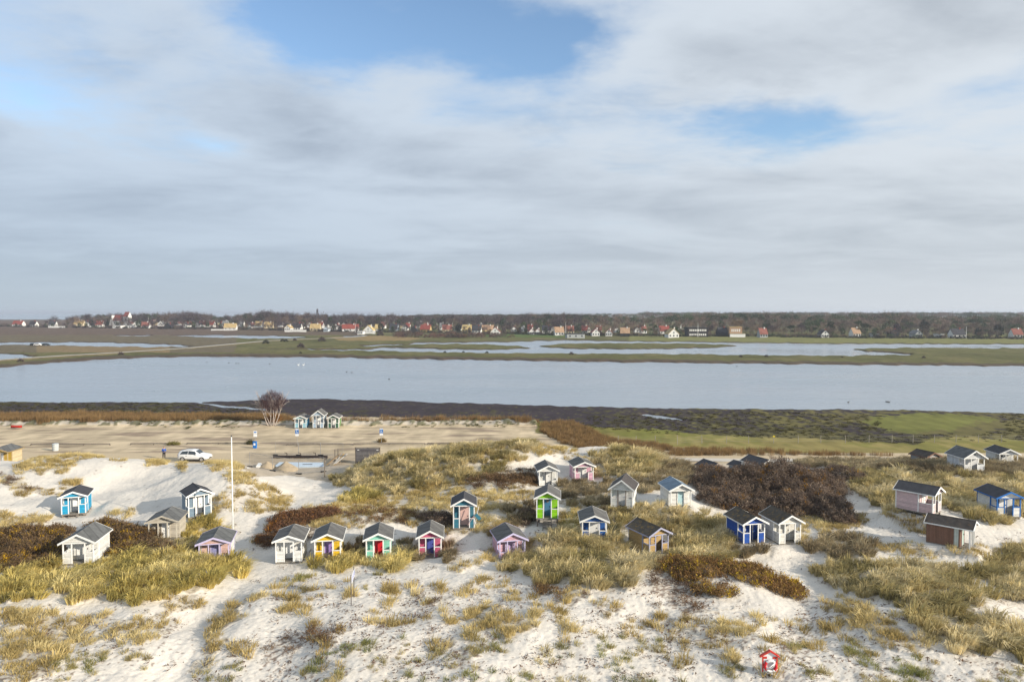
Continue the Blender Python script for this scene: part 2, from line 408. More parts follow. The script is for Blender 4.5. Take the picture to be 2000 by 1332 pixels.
C([(340,1320,.25),(372,1285,.2),(395,1232,.3),(425,1178,.45),(460,1140,.6),(325,1275,1.0),(345,1225,1.15),(390,1165,1.25),(415,1295,.95),(435,1240,1.15),(455,1200,1.2),(490,1165,1.15),(560,1290,.7),(600,1320,.6),(700,1270,1.3)])
C([(40,1075,1.2),(270,1060,1.5),(310,1035,1.6),(60,1000,2.0),(10,1030,1.8),(250,990,1.9),(220,935,2.6),(180,893,4.1),(60,905,3.7),(0,930,3.2),(120,935,3.0),
   (270,903,3.6),(315,909,2.7),(345,935,2.8),(350,905,2.9),(425,904,4.0),(460,930,3.7),(490,955,3.0),(530,975,1.9),(565,935,.6),(520,1035,1.0),(500,1075,.8),(600,985,1.6),(620,1010,2.0),(600,955,.8),(660,950,1.0),
   (690,925,1.4),(740,900,2.6),(850,882,4.1),(930,873,4.5),(1010,866,4.8),(820,950,2.0),(900,935,2.8),(760,985,1.6),(830,1010,1.9),(700,1010,1.9),(720,1050,1.6),(800,1065,1.3),(930,1075,1.3),(960,1000,2.2),(1000,970,2.4),
   (1085,905,3.3),(1060,882,4.5),(1160,884,4.3),(1210,880,4.3),(1280,895,3.6),(1330,930,2.8),(1190,940,2.8),(1140,985,2.3),(1110,1050,1.9),(1240,1010,2.2),(1380,1030,1.7),(1400,1080,1.3),(1500,1085,1.2),
   (1640,1020,1.4),(1690,950,2.4),(1740,915,3.0),(1800,935,3.0),(1870,950,2.9),(1700,1000,1.6),(1780,1045,1.7),(1620,1060,1.4),(1930,1060,1.7),(1960,935,2.8)])
CTRL += [(-12+i*6, 76, 1.6) for i in range(0)]
CTRL += [(22, 74, 1.5), (27, 76, 1.4), (32, 75, 1.6), (26, 82, 1.3), (36, 83, 1.4)]
for x in range(-100, 105, 10):
    CTRL += [(x, 98.5, .15), (x, 108, 0.0)]
for x in (-70, -55, -40, -28, -14, 0, 14, 28, 40, 55, 70): CTRL.append((x, 33, .3))
for x in (-85, 85):
    for y in (60, 72, 84): CTRL.append((x, y, 2.4))
for h in HUTS:
    g = h['loc'].z - h['st']
    CTRL.append((h['cen'][0], h['cen'][1], g))
CT = np.array(CTRL)
def tps_fit(P, reg):
    n = len(P); d = np.hypot(P[:, None, 0] - P[None, :, 0], P[:, None, 1] - P[None, :, 1])
    K = np.where(d > 0, d * d * np.log(d + 1e-9), 0) + np.eye(n) * reg
    Q = np.c_[np.ones(n), P[:, :2]]
    A = np.zeros((n + 3, n + 3)); A[:n, :n] = K; A[:n, n:] = Q; A[n:, :n] = Q.T
    return np.linalg.solve(A, np.r_[P[:, 2], 0, 0, 0])
TW = tps_fit(CT, 3.0)
def base_h(X, Y):
    X = np.asarray(X, float); Y = np.asarray(Y, float); sh = X.shape; x = X.ravel(); y = Y.ravel(); n = len(CT)
    out = np.empty(x.size)
    for s in range(0, x.size, 20000):
        xs, ys = x[s:s + 20000], y[s:s + 20000]
        d2 = (xs[:, None] - CT[None, :, 0]) ** 2 + (ys[:, None] - CT[None, :, 1]) ** 2
        out[s:s + 20000] = (0.5 * d2 * np.log(d2 + 1e-9)) @ TW[:n] + TW[n] + TW[n + 1] * xs + TW[n + 2] * ys
    return out.reshape(sh)
# coarse lattice of the smooth dune shape, then bilinear lookup
GX = np.arange(-115, 115.1, 1.0); GY = np.arange(10, 112.1, 1.0)
GH = base_h(*np.meshgrid(GX, GY))
def lat(X, Y):
    fx = np.clip((np.asarray(X, float) + 115), 0, len(GX) - 1.001); fy = np.clip(np.asarray(Y, float) - 10, 0, len(GY) - 1.001)
    i = fx.astype(int); j = fy.astype(int); a = fx - i; b = fy - j
    a = a * a * (3 - 2 * a) * .4 + a * .6; b = b * b * (3 - 2 * b) * .4 + b * .6
    return (GH[j, i] * (1 - a) + GH[j, i + 1] * a) * (1 - b) + (GH[j + 1, i] * (1 - a) + GH[j + 1, i + 1] * a) * b

# ------------------------------------------------------------------ vegetation map (outlines read off the photograph, carried onto the dunes)
# kind: M tall marram, Y yellow marram, D dull grey-brown marram, L low straw tufts, B brown low scrub, S small green tufts
VEG = [
 ('L',.07,[(520,1140),(1000,1130),(1100,1200),(1500,1200),(2000,1180),(2000,1330),(520,1330)]),('S',.06,[(660,1240),(1000,1240),(1330,1260),(1330,1345),(660,1345)]),
 ('Y',1.0,[(0,1120),(60,1108),(105,1098),(120,1105),(112,1140),(60,1165),(0,1175)]),
 ('Y',1.0,[(118,1140),(150,1105),(215,1095),(240,1075),(290,1072),(330,1080),(385,1085),(400,1098),(450,1090),(480,1100),(478,1118),(430,1128),(410,1150),(330,1163),(270,1175),(230,1163),(150,1182),(130,1165)]),
 ('Y',.9,[(352,1028),(400,1012),(440,1028),(448,1045),(390,1055),(375,1075),(330,1078),(355,1055)]),
 ('L',.75,[(25,912),(60,898),(120,885),(170,878),(205,888),(140,905),(142,925),(80,924),(30,918)]),
 ('L',.6,[(5,925),(40,940),(110,955),(120,970),(90,965),(35,972),(0,940)]),('B',.4,[(0,915),(40,935),(100,960),(60,968),(0,950)]),
 ('L',.9,[(118,937),(160,940),(150,952),(120,952)]),('L',.9,[(0,1002),(95,1005),(95,1022),(40,1024),(0,1038)]),('M',.9,[(0,1040),(20,1045),(10,1060),(0,1062)]),
 ('L',.9,[(213,997),(262,990),(262,1007),(220,1005)]),('L',.9,[(290,898),(325,896),(320,910),(290,910)]),('L',.9,[(345,903),(366,905),(360,922),(348,918)]),
 ('L',.35,[(225,895),(255,900),(250,912),(222,908)]),('D',.8,[(240,1072),(325,1062),(380,1070),(388,1090),(330,1085),(260,1078)]),
 ('L',.55,[(398,900),(440,893),(475,918),(505,935),(572,975),(562,997),(500,1002),(470,985),(420,1007),(412,975),(440,955),(430,925)]),('L',.95,[(400,898),(440,893),(480,925),(500,945),(470,935),(430,912)]),
 ('L',.95,[(0,1187),(130,1195),(145,1230),(125,1260),(140,1288),(60,1328),(0,1345)]),('L',.55,[(125,1198),(350,1205),(335,1238),(270,1252),(200,1242),(150,1262)]),
 ('L',.85,[(278,1192),(330,1172),(400,1163),(385,1185),(320,1200)]),('S',.5,[(150,1262),(220,1255),(275,1262),(320,1300),(250,1312),(170,1310),(110,1345),(60,1340)]),
 ('L',.8,[(420,1200),(462,1173),(472,1200),(425,1238),(432,1268),(385,1312),(368,1318),(400,1250)]),('L',.75,[(450,1240),(490,1245),(492,1278),(455,1287)]),('L',.8,[(470,1165),(522,1150),(530,1165),(482,1177)]),('S',.4,[(395,1300),(470,1290),(460,1340),(370,1340)]),
 ('S',.22,[(540,1137),(580,1115),(630,1115),(612,1142),(550,1144)]),('S',.2,[(690,1125),(740,1118),(785,1135),(720,1147)]),('L',.65,[(785,1150),(830,1137),(870,1140),(872,1152),(800,1154)]),
 ('B',.5,[(800,1163),(892,1160),(890,1172),(812,1174)]),('L',.5,[(742,1180),(780,1168),(782,1183),(747,1184)]),('L',.4,[(903,1142),(940,1127),(1000,1130),(990,1142),(920,1152)]),('L',.6,[(880,1108),(900,1090),(920,1095),(902,1117)]),('L',.7,[(930,1092),(965,1080),(972,1097),(935,1102)]),
 ('Y',.9,[(617,1097),(640,1092),(700,1085),(715,1090),(715,1107),(670,1108),(625,1105)]),('Y',.95,[(722,1099),(765,1097),(767,1110),(730,1112)]),('Y',.8,[(765,1080),(790,1087),(792,1100),(768,1100)]),
 ('L',.9,[(910,1202),(960,1180),(1000,1190),(1012,1200),(1040,1180),(1062,1195),(1040,1217),(1000,1242),(980,1247),(970,1227),(930,1222)]),('L',.7,[(858,1195),(885,1188),(887,1212),(860,1214)]),
 ('B',.35,[(560,1232),(620,1222),(665,1225),(660,1262),(600,1255),(555,1275),(520,1300),(510,1290)]),('S',.5,[(668,1250),(740,1240),(800,1243),(832,1292),(760,1312),(700,1292),(670,1272)]),
 ('S',.75,[(848,1284),(920,1260),(937,1275),(947,1312),(930,1292),(870,1297)]),('L',.6,[(840,1250),(890,1240),(892,1256),(845,1266)]),('S',.5,[(715,1300),(825,1300),(835,1345),(715,1345)]),('S',.5,[(655,1300),(702,1298),(702,1328),(668,1322)]),('S',.35,[(600,1290),(640,1270),(640,1340),(590,1340)]),
 ('M',1.0,[(985,1108),(1010,1085),(1040,1055),(1090,1040),(1120,1050),(1190,1058),(1230,1080),(1292,1098),(1245,1112),(1248,1132),(1225,1153),(1190,1138),(1160,1148),(1110,1128),(1080,1138),(1035,1127),(1018,1112)]),
 ('B',.9,[(1050,1140),(1076,1138),(1076,1157),(1050,1160)]),('B',.5,[(1080,1165),(1115,1137),(1152,1147),(1150,1167),(1110,1178)]),('L',.9,[(1085,1163),(1115,1137),(1152,1147),(1150,1167)]),('L',.5,[(1150,1172),(1212,1168),(1222,1192),(1170,1197)]),
 ('L',.3,[(1180,1212),(1292,1205),(1292,1227),(1190,1222)]),('S',.33,[(1000,1262),(1150,1240),(1290,1245),(1310,1345),(1000,1345)]),('L',.6,[(1300,1212),(1370,1200),(1400,1210),(1450,1215),(1502,1242),(1440,1267),(1400,1257),(1340,1252),(1310,1257)]),('S',.5,[(1400,1292),(1482,1290),(1482,1312),(1420,1317)]),
 ('M',1.0,[(1583,1114),(1620,1106),(1700,1106),(1780,1098),(1870,1110),(1900,1140),(1952,1160),(1908,1167),(1900,1187),(1810,1187),(1740,1182),(1690,1162),(1640,1152),(1620,1122)]),
 ('M',.9,[(1783,1207),(1830,1180),(1900,1185),(2010,1230),(2010,1292),(1960,1272),(1930,1277),(1860,1272),(1820,1247),(1790,1227)]),
 ('L',.85,[(1598,1172),(1640,1165),(1720,1190),(1740,1217),(1832,1240),(1822,1277),(1760,1272),(1700,1242),(1640,1217)]),('S',.7,[(1640,1252),(1690,1240),(1702,1272),(1660,1277)]),
 ('M',1.0,[(1898,1112),(1960,1075),(2020,1062),(2020,1175),(1980,1172),(1960,1147),(1920,1127)]),
 ('D',1.0,[(1568,1067),(1610,1040),(1690,1050),(1702,1077),(1680,1092),(1630,1082),(1590,1077)]),('L',.95,[(1690,1055),(1820,1065),(1880,1070),(2010,1058),(1990,1082),(1900,1082),(1830,1086),(1740,1073)]),
 ('S',.45,[(1650,1292),(1740,1275),(1862,1310),(1850,1345),(1660,1345)]),('S',.55,[(1900,1302),(1990,1290),(2010,1345),(1895,1345)]),('S',.5,[(1520,1247),(1572,1250),(1595,1292),(1540,1297)]),('S',.3,[(1560,1290),(1640,1290),(1640,1345),(1540,1345)]),
 ('M',1.0,[(655,935),(700,912),(760,888),(850,872),(960,866),(1030,858),(1046,870),(1032,890),(990,905),(960,925),(930,935),(860,947),(800,957),(740,955),(700,950),(660,947)]),
 ('L',.85,[(790,957),(900,940),(1000,950),(1045,962),(1042,980),(990,1000),(1005,1030),(960,1037),(870,1042),(820,1022),(760,1012),(700,1022),(640,1042),(560,1042),(515,1055),(490,1055),(560,1000),(640,985),(720,975)]),
 ('D',.8,[(820,985),(900,970),(985,985),(1040,985),(1035,1020),(960,1040),(880,1010)]),('B',.8,[(660,1000),(760,990),(820,1000),(800,1020),(700,1020)]),
 ('Y',1.0,[(668,978),(700,960),(740,965),(742,977),(690,987)]),('B',1.0,[(905,947),(960,925),(1045,910),(1047,947),(980,952)]),
 ('D',1.0,[(1090,942),(1130,935),(1180,940),(1192,950),(1182,1002),(1130,992),(1097,987),(1090,960)]),('L',.8,[(1090,1000),(1140,990),(1140,1045),(1095,1045)]),
 ('M',1.0,[(1140,907),(1160,887),(1210,874),(1290,890),(1302,905),(1280,932),(1220,932),(1160,927)]),('D',.6,[(1280,900),(1345,905),(1345,945),(1240,960),(1240,940)]),('L',.5,[(1040,875),(1060,868),(1110,872),(1130,885),(1150,890),(1120,905),(1100,890),(1050,890)]),
 ('M',1.0,[(1240,985),(1350,995),(1400,1010),(1430,1050),(1440,1092),(1350,1097),(1310,1082),(1300,1050),(1240,1030),(1192,1000),(1195,1055),(1130,1055),(1095,1035),(1100,1000),(1200,1000)]),
 ('M',1.0,[(1680,922),(1750,905),(1860,920),(2010,930),(2010,1005),(1930,1025),(1900,1000),(1840,990),(1750,1002),(1700,982),(1660,947)]),('L',1.0,[(1730,1002),(1830,1010),(1832,1042),(1785,1040),(1740,1017)]),
 ('D',.9,[(1540,890),(1700,898),(1850,893),(2010,905),(2010,932),(1700,920),(1560,907)]),('M',.9,[(1660,900),(1700,905),(1690,940),(1650,930)]),('L',.9,[(1560,1005),(1650,1005),(1690,1000),(1680,1030),(1600,1040)]),
 ('D',.9,[(1410,1085),(1450,1060),(1500,1068),(1480,1085)]),('B',.9,[(640,1040),(560,1055),(500,1065),(505,1045),(560,1025)]),('B',.5,[(1270,1110),(1340,1120),(1380,1180),(1440,1185),(1330,1200),(1270,1160)]),
 ('L',.8,[(950,1060),(975,1040),(985,1090),(940,1085)]),('D',.8,[(860,1045),(890,1050),(885,1095),(862,1090)]),('D',.5,[(665,1060),(715,1055),(715,1090),(680,1085)]),('D',.6,[(765,1060),(815,1055),(815,1085),(770,1080)]),
 ('L',.7,[(1030,860),(1060,850),(1060,875),(1040,872)]),('L',.8,[(1560,1010),(1580,1020),(1575,1050),(1560,1060)]),('D',.7,[(1290,1030),(1320,1040),(1320,1080),(1300,1075)]),
]
KINDS = 'MYDLBS'
def hit(px, py):
    """where the ray through a photo pixel meets the dunes"""
    Y = np.linspace(31, 104, 1500); d = ray(px, py); t = Y / d[1]; z = CAMZ + d[2] * t; h = dune_h(d[0] * t, Y, False); i = int(np.argmax(z < h + .02)); return Vector((d[0] * t[i], Y[i], h[i]))
def veg_at(X, Y, Z, seed=3):
    """density per kind at world points"""
    px, py = project(X, Y, Z + 0.12)
    s = 1400 / np.maximum(Y, 1)
    px = px + fbm(X / 1.6, Y / 1.6, seed, 3) * 0.55 * s; py = py + fbm(X / 1.6, Y / 1.6, seed + 50, 3) * 0.40 * s
    D = {k: np.zeros(np.shape(X)) for k in KINDS}
    for k, d, poly in VEG:
        m = inpoly(px, py, poly); D[k] = np.where(m, np.maximum(D[k], d), D[k])
    vis = Y < 100
    for k in KINDS: D[k] = D[k] * vis
    return D
def dune_h(X, Y, fine=True):
    X = np.asarray(X, float); Y = np.asarray(Y, float)
    h = lat(X, Y)
    fade = sm(Y, 101, 92)
    n = fbm(X / 6.5, Y / 6.5, 1, 2) * 0.34 + fbm(X / 1.9, Y / 1.9, 9, 2) * 0.045
    if fine:
        n = n + np.abs(pnoise(X / 0.55, Y / 0.55, 21)) * -0.05 + pnoise(X / 0.3, Y / 0.3, 22) * 0.03
    h = h + n * (0.1 + 0.9 * fade)
    for q in HUTS:
        g = q['loc'].z - q['st'] - 0.03
        a = -R(q['yaw']); dx = X - q['cen'][0]; dy = Y - q['cen'][1]
        lx = dx * math.cos(a) - dy * math.sin(a); ly = dx * math.sin(a) + dy * math.cos(a)
        d = np.maximum(np.abs(lx) - q['W'] / 2, np.abs(ly) - q['D'] / 2)
        w = sm(d, 1.6, 0.15); h = h * (1 - w) + g * w
    return h * sm(Y, 106, 100) + 0.0 * h

SAND_N = 0.0
def fan(us, ys):
    U, Yg = np.meshgrid(us, ys); return U * Yg, Yg
def grid_faces(nr, nc):
    i = np.arange(nr - 1)[:, None] * nc + np.arange(nc - 1)[None]
    return np.stack([i, i + 1, i + nc + 1, i + nc], -1).reshape(-1, 4)
NCOL = 780
US = np.linspace(-0.98, 0.98, NCOL)
YS1 = np.concatenate([np.linspace(14, 30, 30)[:-1], 30 * np.exp(np.linspace(0, math.log(106 / 30), 560))])
X1, Y1 = fan(US, YS1)
Z1 = dune_h(X1, Y1)
D1 = veg_at(X1, Y1, Z1)
cover = np.clip(D1['M'] + D1['Y'] + D1['D'] + D1['L'] * .8 + D1['B'] * .9 + D1['S'] * .5, 0, 1)
Z1 = Z1 + 0.16 * cover * (0.6 + pnoise(X1 / 1.1, Y1 / 1.1, 77))
# sand colour, litter under the plants, scattered leaf and twig litter
sand = np.array([0.615, 0.575, 0.515]); litter = np.array([0.31, 0.255, 0.155]); twig = np.array([0.15, 0.10, 0.075])
c = sand[None, None] * (1 + 0.07 * fbm(X1 / 3.0, Y1 / 3.0, 31, 3))[..., None]
lot = np.array([0.50, 0.405, 0.275])
wl = sm(Y1, 93, 99)[..., None] * sm(Z1, 1.4, .5)[..., None]; c = c * (1 - wl) + lot * wl
site = inpoly(*project(X1 + .8 * fbm(X1 / 3, Y1 / 3, 35, 2), Y1, Z1), [(485,880),(705,878),(695,930),(640,942),(560,928),(480,932)])[..., None] * .8
c = c * (1 - site) + np.array([.36, .295, .215]) * (1 + .25 * fbm(X1 / 1.5, Y1 / .9, 36, 3))[..., None] * site
w = (sm(cover, 0.1, 0.9) * (0.50 + 0.35 * pnoise(X1 / .7, Y1 / .7, 5)))[..., None]; w = np.clip(w, 0, 1)
c = c * (1 - w) + litter * w
sp = pnoise(X1 / 0.32, Y1 / 0.32, 41) + 0.8 * pnoise(X1 / 0.16, Y1 / 0.16, 42)
zone = 0.03 + 0.28 * pnoise(X1 / 5, Y1 / 5, 43) + 0.55 * sm(cover, .02, .5) + 0.15 * sm(Y1, 58, 44)
pxg, pyg = project(X1, Y1, Z1)
leafy = np.zeros_like(X1)
for poly in ([(1265,1105),(1300,1108),(1360,1150),(1400,1185),(1350,1200),(1300,1185),(1255,1140)],[(520,1230),(640,1225),(640,1332),(500,1332)],[(1560,1175),(1620,1170),(1650,1332),(1590,1332)],[(1500,1260),(1570,1240),(1600,1332),(1500,1332)]):
    leafy = np.maximum(leafy, inpoly(pxg, pyg, poly) * 0.5)
w = sm(sp + zone + leafy, 0.95, 1.3)[..., None] * (Y1 < 95)[..., None] * 0.8
c = c * (1 - w) + twig * w

m_sand = bpy.data.materials.new('dune_sand'); m_sand.use_nodes = True
def sand_mat(m):
    nt = m.node_tree; L = nt.links.new; b = nt.nodes['Principled BSDF']; b.inputs['Roughness'].default_value = 0.95; b.inputs['Specular IOR Level'].default_value = 0.1
    a = NN(nt, 'ShaderNodeAttribute', attribute_name='Col'); tc = NN(nt, 'ShaderNodeTexCoord')
    n = NN(nt, 'ShaderNodeTexNoise', inp={'Scale': 9.0, 'Detail': 5, 'Roughness': 0.7}); L(tc.outputs['Object'], n.inputs['Vector'])
    mr = NN(nt, 'ShaderNodeMapRange', inp={1: .3, 2: .7, 3: .86, 4: 1.1}); L(n.outputs[0], mr.inputs[0])
    vm = NN(nt, 'ShaderNodeVectorMath', operation='SCALE'); L(a.outputs['Color'], vm.inputs[0]); L(mr.outputs[0], vm.inputs['Scale']); L(vm.outputs[0], b.inputs['Base Color'])
    v = NN(nt, 'ShaderNodeTexVoronoi', feature='SMOOTH_F1', inp={'Scale': 3.6, 'Smoothness': .5}); L(tc.outputs['Object'], v.inputs['Vector'])
    b1 = NN(nt, 'ShaderNodeBump', inp={'Strength': 0.4, 'Distance': 0.06}); L(v.outputs[0], b1.inputs['Height'])
    b2 = NN(nt, 'ShaderNodeBump', inp={'Strength': 0.6, 'Distance': 0.03}); L(n.outputs[0], b2.inputs['Height']); L(b1.outputs[0], b2.inputs['Normal'])
    L(b2.outputs[0], b.inputs['Normal'])
sand_mat(m_sand)
V1 = np.stack([X1, Y1, Z1], -1).reshape(-1, 3)
o = link('dune_ground', np_mesh('dune_ground', V1, grid_faces(len(YS1), NCOL), m_sand, c.reshape(-1, 3), True)); tag(o, kind='structure')

# ------------------------------------------------------------------ parking field, mudflat, lagoons and far meadows: one height sheet
pyr = np.concatenate([np.arange(886.0, 790, -0.9), np.arange(790.0, 646, -0.5), np.arange(646.0, 626, -0.7)])
YS2 = [106.0]
for p in pyr:
    y = at_z(1000, p, 0).y
    if y > 106.3: YS2.append(y)
YS2 = np.array(YS2); X2, Y2 = fan(US, YS2)
P2x, P2y = project(X2, Y2, 0 * X2)
jx = fbm(X2 / (Y2 * .02 + 2), Y2 / (Y2 * .06 + 4), 61, 4)
qx = P2x + 6 * jx; qy = P2y + 1.3 * fbm(X2 / (Y2 * .015 + 1), Y2 / (Y2 * .08 + 4), 62, 4) * np.clip((P2y - 609) / 60, .3, 1.1)
NEAR = [(-400,784),(0,783),(380,784),(440,781),(560,778),(640,777),(700,779),(900,785),(1100,791),(1300,796),(1500,797),(1700,798),(1850,801),(2000,806),(2400,812)]
FAR = [(-400,756),(0,716),(100,707),(200,701),(300,697),(400,695.5),(600,696.5),(800,700),(1000,703),(1200,706),(1400,708.5),(1600,710.5),(1800,712),(2000,714),(2400,717)]
lake = (qy < lerp_profile(qx, NEAR)) & (qy > lerp_profile(qx, FAR))
water = lake.copy()
for poly in ([(-200,668),(0,668),(150,668),(300,671),(360,674),(372,676.5),(340,678),(200,677),(130,675),(90,673.5),(0,674),(-200,674)],
             [(-200,690),(0,690),(40,692),(70,696),(50,699),(0,703),(-200,706)],
             [(330,656),(420,653.5),(560,656),(602,659),(540,661.5),(420,659)],[(670,656.5),(720,654.5),(722,656),(672,658)],[(225,655.5),(300,654.5),(300,656),(230,657)],
             [(505,681),(700,682),(790,676.5),(700,676),(720,673.5),(800,672),(812,669.5),(1000,667),(1100,664),(1200,666),(1400,668),(1600,671),(2300,673),(2300,680),(1800,679.5),(1690,680),(1658,683),(1700,686),(1760,689),(1785,693),(1640,695),(1500,694),(1300,691.5),(1100,690.5),(900,689),(760,685.5),(600,683)],
             [(1246,807),(1285,809),(1325,816),(1338,819),(1300,817),(1262,812)],[(380,783),(440,789),(520,797),(520,800),(440,793)]):
    water |= inpoly(qx, qy, poly)
for poly in ([(735,676),(800,673),(900,671),(990,674),(1040,679),(960,682.5),(870,681.5),(800,679),(740,679)],[(1050,676),(1090,671.5),(1250,670),(1400,672),(1448,675),(1380,679),(1250,681.5),(1100,680)]):
    water &= ~inpoly(qx, qy, poly)
wf = water.astype(float)
for _ in range(2):
    wf[1:-1, 1:-1] = (wf[1:-1, 1:-1] * 2 + wf[:-2, 1:-1] + wf[2:, 1:-1] + wf[1:-1, :-2] + wf[1:-1, 2:]) / 6
lum = fbm(X2 / 14, Y2 / 30, 71, 4)
fine = fbm(X2 / 1.6, Y2 / 3.0, 72, 3)
fl = np.clip(1 - (Y2 - 150) / 300, 0.15, 1)
Z2 = 0.0 + 0.0 * X2
isl = sm(P2y, 722, 700)
Z2 = Z2 + isl * (0.35 + 0.25 * lum)
mud = sm(P2y, 824, 806) * (1 - isl)
Z2 = Z2 - 0.12 * mud * sm(P2y, 800, 783) + 0.05 * fine * mud
bank = np.exp(-((P2y - 829.5 + 2 * lum) / 3.0) ** 2) * (P2x < 1050)
Z2 = Z2 + bank * (0.75 + 0.35 * fine)
seam = sm(Y2, 106, 110); Z2 = Z2 * seam
Z2 = Z2 * (1 - wf) + (-0.95) * wf
Z2 += 1.6 * sm(P2y, 652, 640)
def setc(cc, mask, rgb, soft=1.0):
    m = (np.asarray(mask, float) * soft)[..., None]; return cc * (1 - m) + np.array(rgb) * m
cc = np.zeros(X2.shape + (3,)) + np.array(lot)
cc = cc * (1 + .20 * fbm(X2 / 11, Y2 / 1.5, 81, 3) + .06 * fine)[..., None]
tr = sm(fbm(X2 / 14, Y2 / 2.2, 82, 3), .25, .5); cc = setc(cc, tr, (.19, .14, .11), .65)          # wet wheel tracks
right = P2x > lerp_profile(P2y, [(800, 1000), (830, 1050), (845, 1045), (875, 1330), (890, 1500)])
grass = np.array([.19, .175, .05]); dry = np.array([.30, .235, .095]); darkmud = np.array([.046, .037, .042]); algae = np.array([.075, .068, .028]); lawn = np.array([.165, .17, .045])
cc = setc(cc, right, grass); cc = setc(cc, right * sm(lum + .5 * fine, -.1, .5), dry, .6)
front_y = lerp_profile(P2x + 25 * jx, [(0, 806), (350, 812), (560, 812), (900, 818), (1050, 822), (1150, 832), (1350, 846), (1450, 852), (1560, 856), (1700, 862), (1790, 868), (1830, 856), (1900, 852), (2000, 862), (2300, 866)])
mm = (qy < front_y) & ~(P2y < 720)
cc = setc(cc, mm, darkmud)
cc = setc(cc, mm * sm(fine + .6 * lum + .015 * (P2y - 812) + .5 * (P2x < 420) + .35 * (P2x > 1350), .25, .75), algae, .85)
cc = setc(cc, mm * sm(fbm(X2 / .9, Y2 / 1.2, 85, 2) + .25 * (P2x > 1200), .45, .8), (.16, .15, .05), .5 * (1))
cc = setc(cc, mm * (P2x > 1300) * sm(fine + lum + (P2x - 1300) / 900, .2, .9), (.155, .135, .05), .8)
for poly, col_ in (([(1700,815),(1790,806),(1880,810),(1950,818),(1900,830),(1850,842),(1780,846),(1720,838)], lawn), ([(1180,842),(1300,836),(1350,846),(1240,858)], (.17, .17, .04)), ([(1680,824),(1740,818),(1760,832),(1700,832)], lawn)):
    cc = setc(cc, inpoly(qx + 14 * fine, qy + 5 * fine + 3 * lum, poly), col_, .85)
reedg = ((P2y < 832) & (P2y > 806) & (P2x < 560)); cc = setc(cc, reedg, (.14, .10, .05))
cc = setc(cc, bank > .45, (.46, .42, .36), .7); cc = setc(cc, (bank > .3) & (fine > .1), (.10, .10, .045), .8)
# islands, spit, far meadows
far = P2y < 722
cc = setc(cc, far, (.115, .112, .042)); cc = setc(cc, far * sm(lum + .6 * fine, -.05, .6), (.155, .135, .06), .8)
cc = setc(cc, far * sm(fbm(X2 / 40, Y2 / 60, 88, 3), .1, .5), (.085, .085, .03), .7)
cc = setc(cc, far & (P2x < 460) & (P2y < 690), (.14, .112, .075), .85); cc = setc(cc, (P2y < 690) & (P2y > 677) & (P2x < 330) & (P2x > 70), (.23, .165, .085), .8)
cc = setc(cc, (P2y < 655) & (P2x < 700), (.125, .085, .065), .8); cc = setc(cc, inpoly(qx, qy, [(640,660),(720,656),(800,658),(830,664),(760,667),(660,666)]), (.26, .185, .085), .9)
cc = setc(cc, inpoly(qx, qy, [(840,651),(1000,651),(1140,654),(1100,660),(950,659),(850,656)]), (.085, .125, .03), .9)
cc = setc(cc, (P2y < 671) & (P2y > 655) & (P2x > 1230), (.20, .20, .07), .7)
cc = cc * (1 + .22 * fbm(X2 / 2.5, Y2 / 5, 111, 3) + .12 * fbm(X2 / 20, Y2 / 8, 112, 2))[..., None]
edge = sm(wf, 0.02, 0.25); cc = setc(cc, edge, (.075, .055, .045), .85)
fardark = far & (qy > lerp_profile(qx, FAR) - 3.4); cc = setc(cc, fardark, (.085, .062, .05), .8)
o = link('marsh_ground', np_mesh('marsh_ground', np.stack([X2, Y2, Z2], -1).reshape(-1, 3), grid_faces(len(YS2), NCOL), m_sand, np.clip(cc, .01, 1).reshape(-1, 3), True)); tag(o, kind='structure')
def ground_z(x, y):
    """height of the sheets at a point"""
    if y < 106: return float(dune_h(np.array([x]), np.array([y]), False)[0])
    if y > YS2[-1]: return 1.6
    j = min(max(int(np.searchsorted(YS2, y)), 0), len(YS2) - 1); i = int(round((x / y + .98) / 1.96 * (NCOL - 1))); i = min(max(i, 0), NCOL - 1)
    return float(Z2[j, i])

# land beyond the village, far coast, water sheet
yl = YS2[-1]
def far_land():
    us = np.linspace(-.98, .98, 60); ys = np.array([yl, yl * 1.4, yl * 2, 4000, 7000, 12000])
    X, Y = fan(us, ys); Z = 1.6 + 0 * X
    drop = sm(X / Y, lambda_edge(Y) - .03, lambda_edge(Y) + .03); Z = Z * drop - 3 * (1 - drop); Z[0] = 1.6
    m = pbr('far_heath', (.075, .07, .045), .95, .3, .01)
    o = link('far_ground', np_mesh('far_ground', np.stack([X, Y, Z], -1).reshape(-1, 3), grid_faces(len(ys), 60), m, None, True)); tag(o, kind='structure')
def lambda_edge(Y): return np.interp(Y, [1500, 2000, 4000, 12000], [-1.2, -.35, -.1, .2])
far_land()

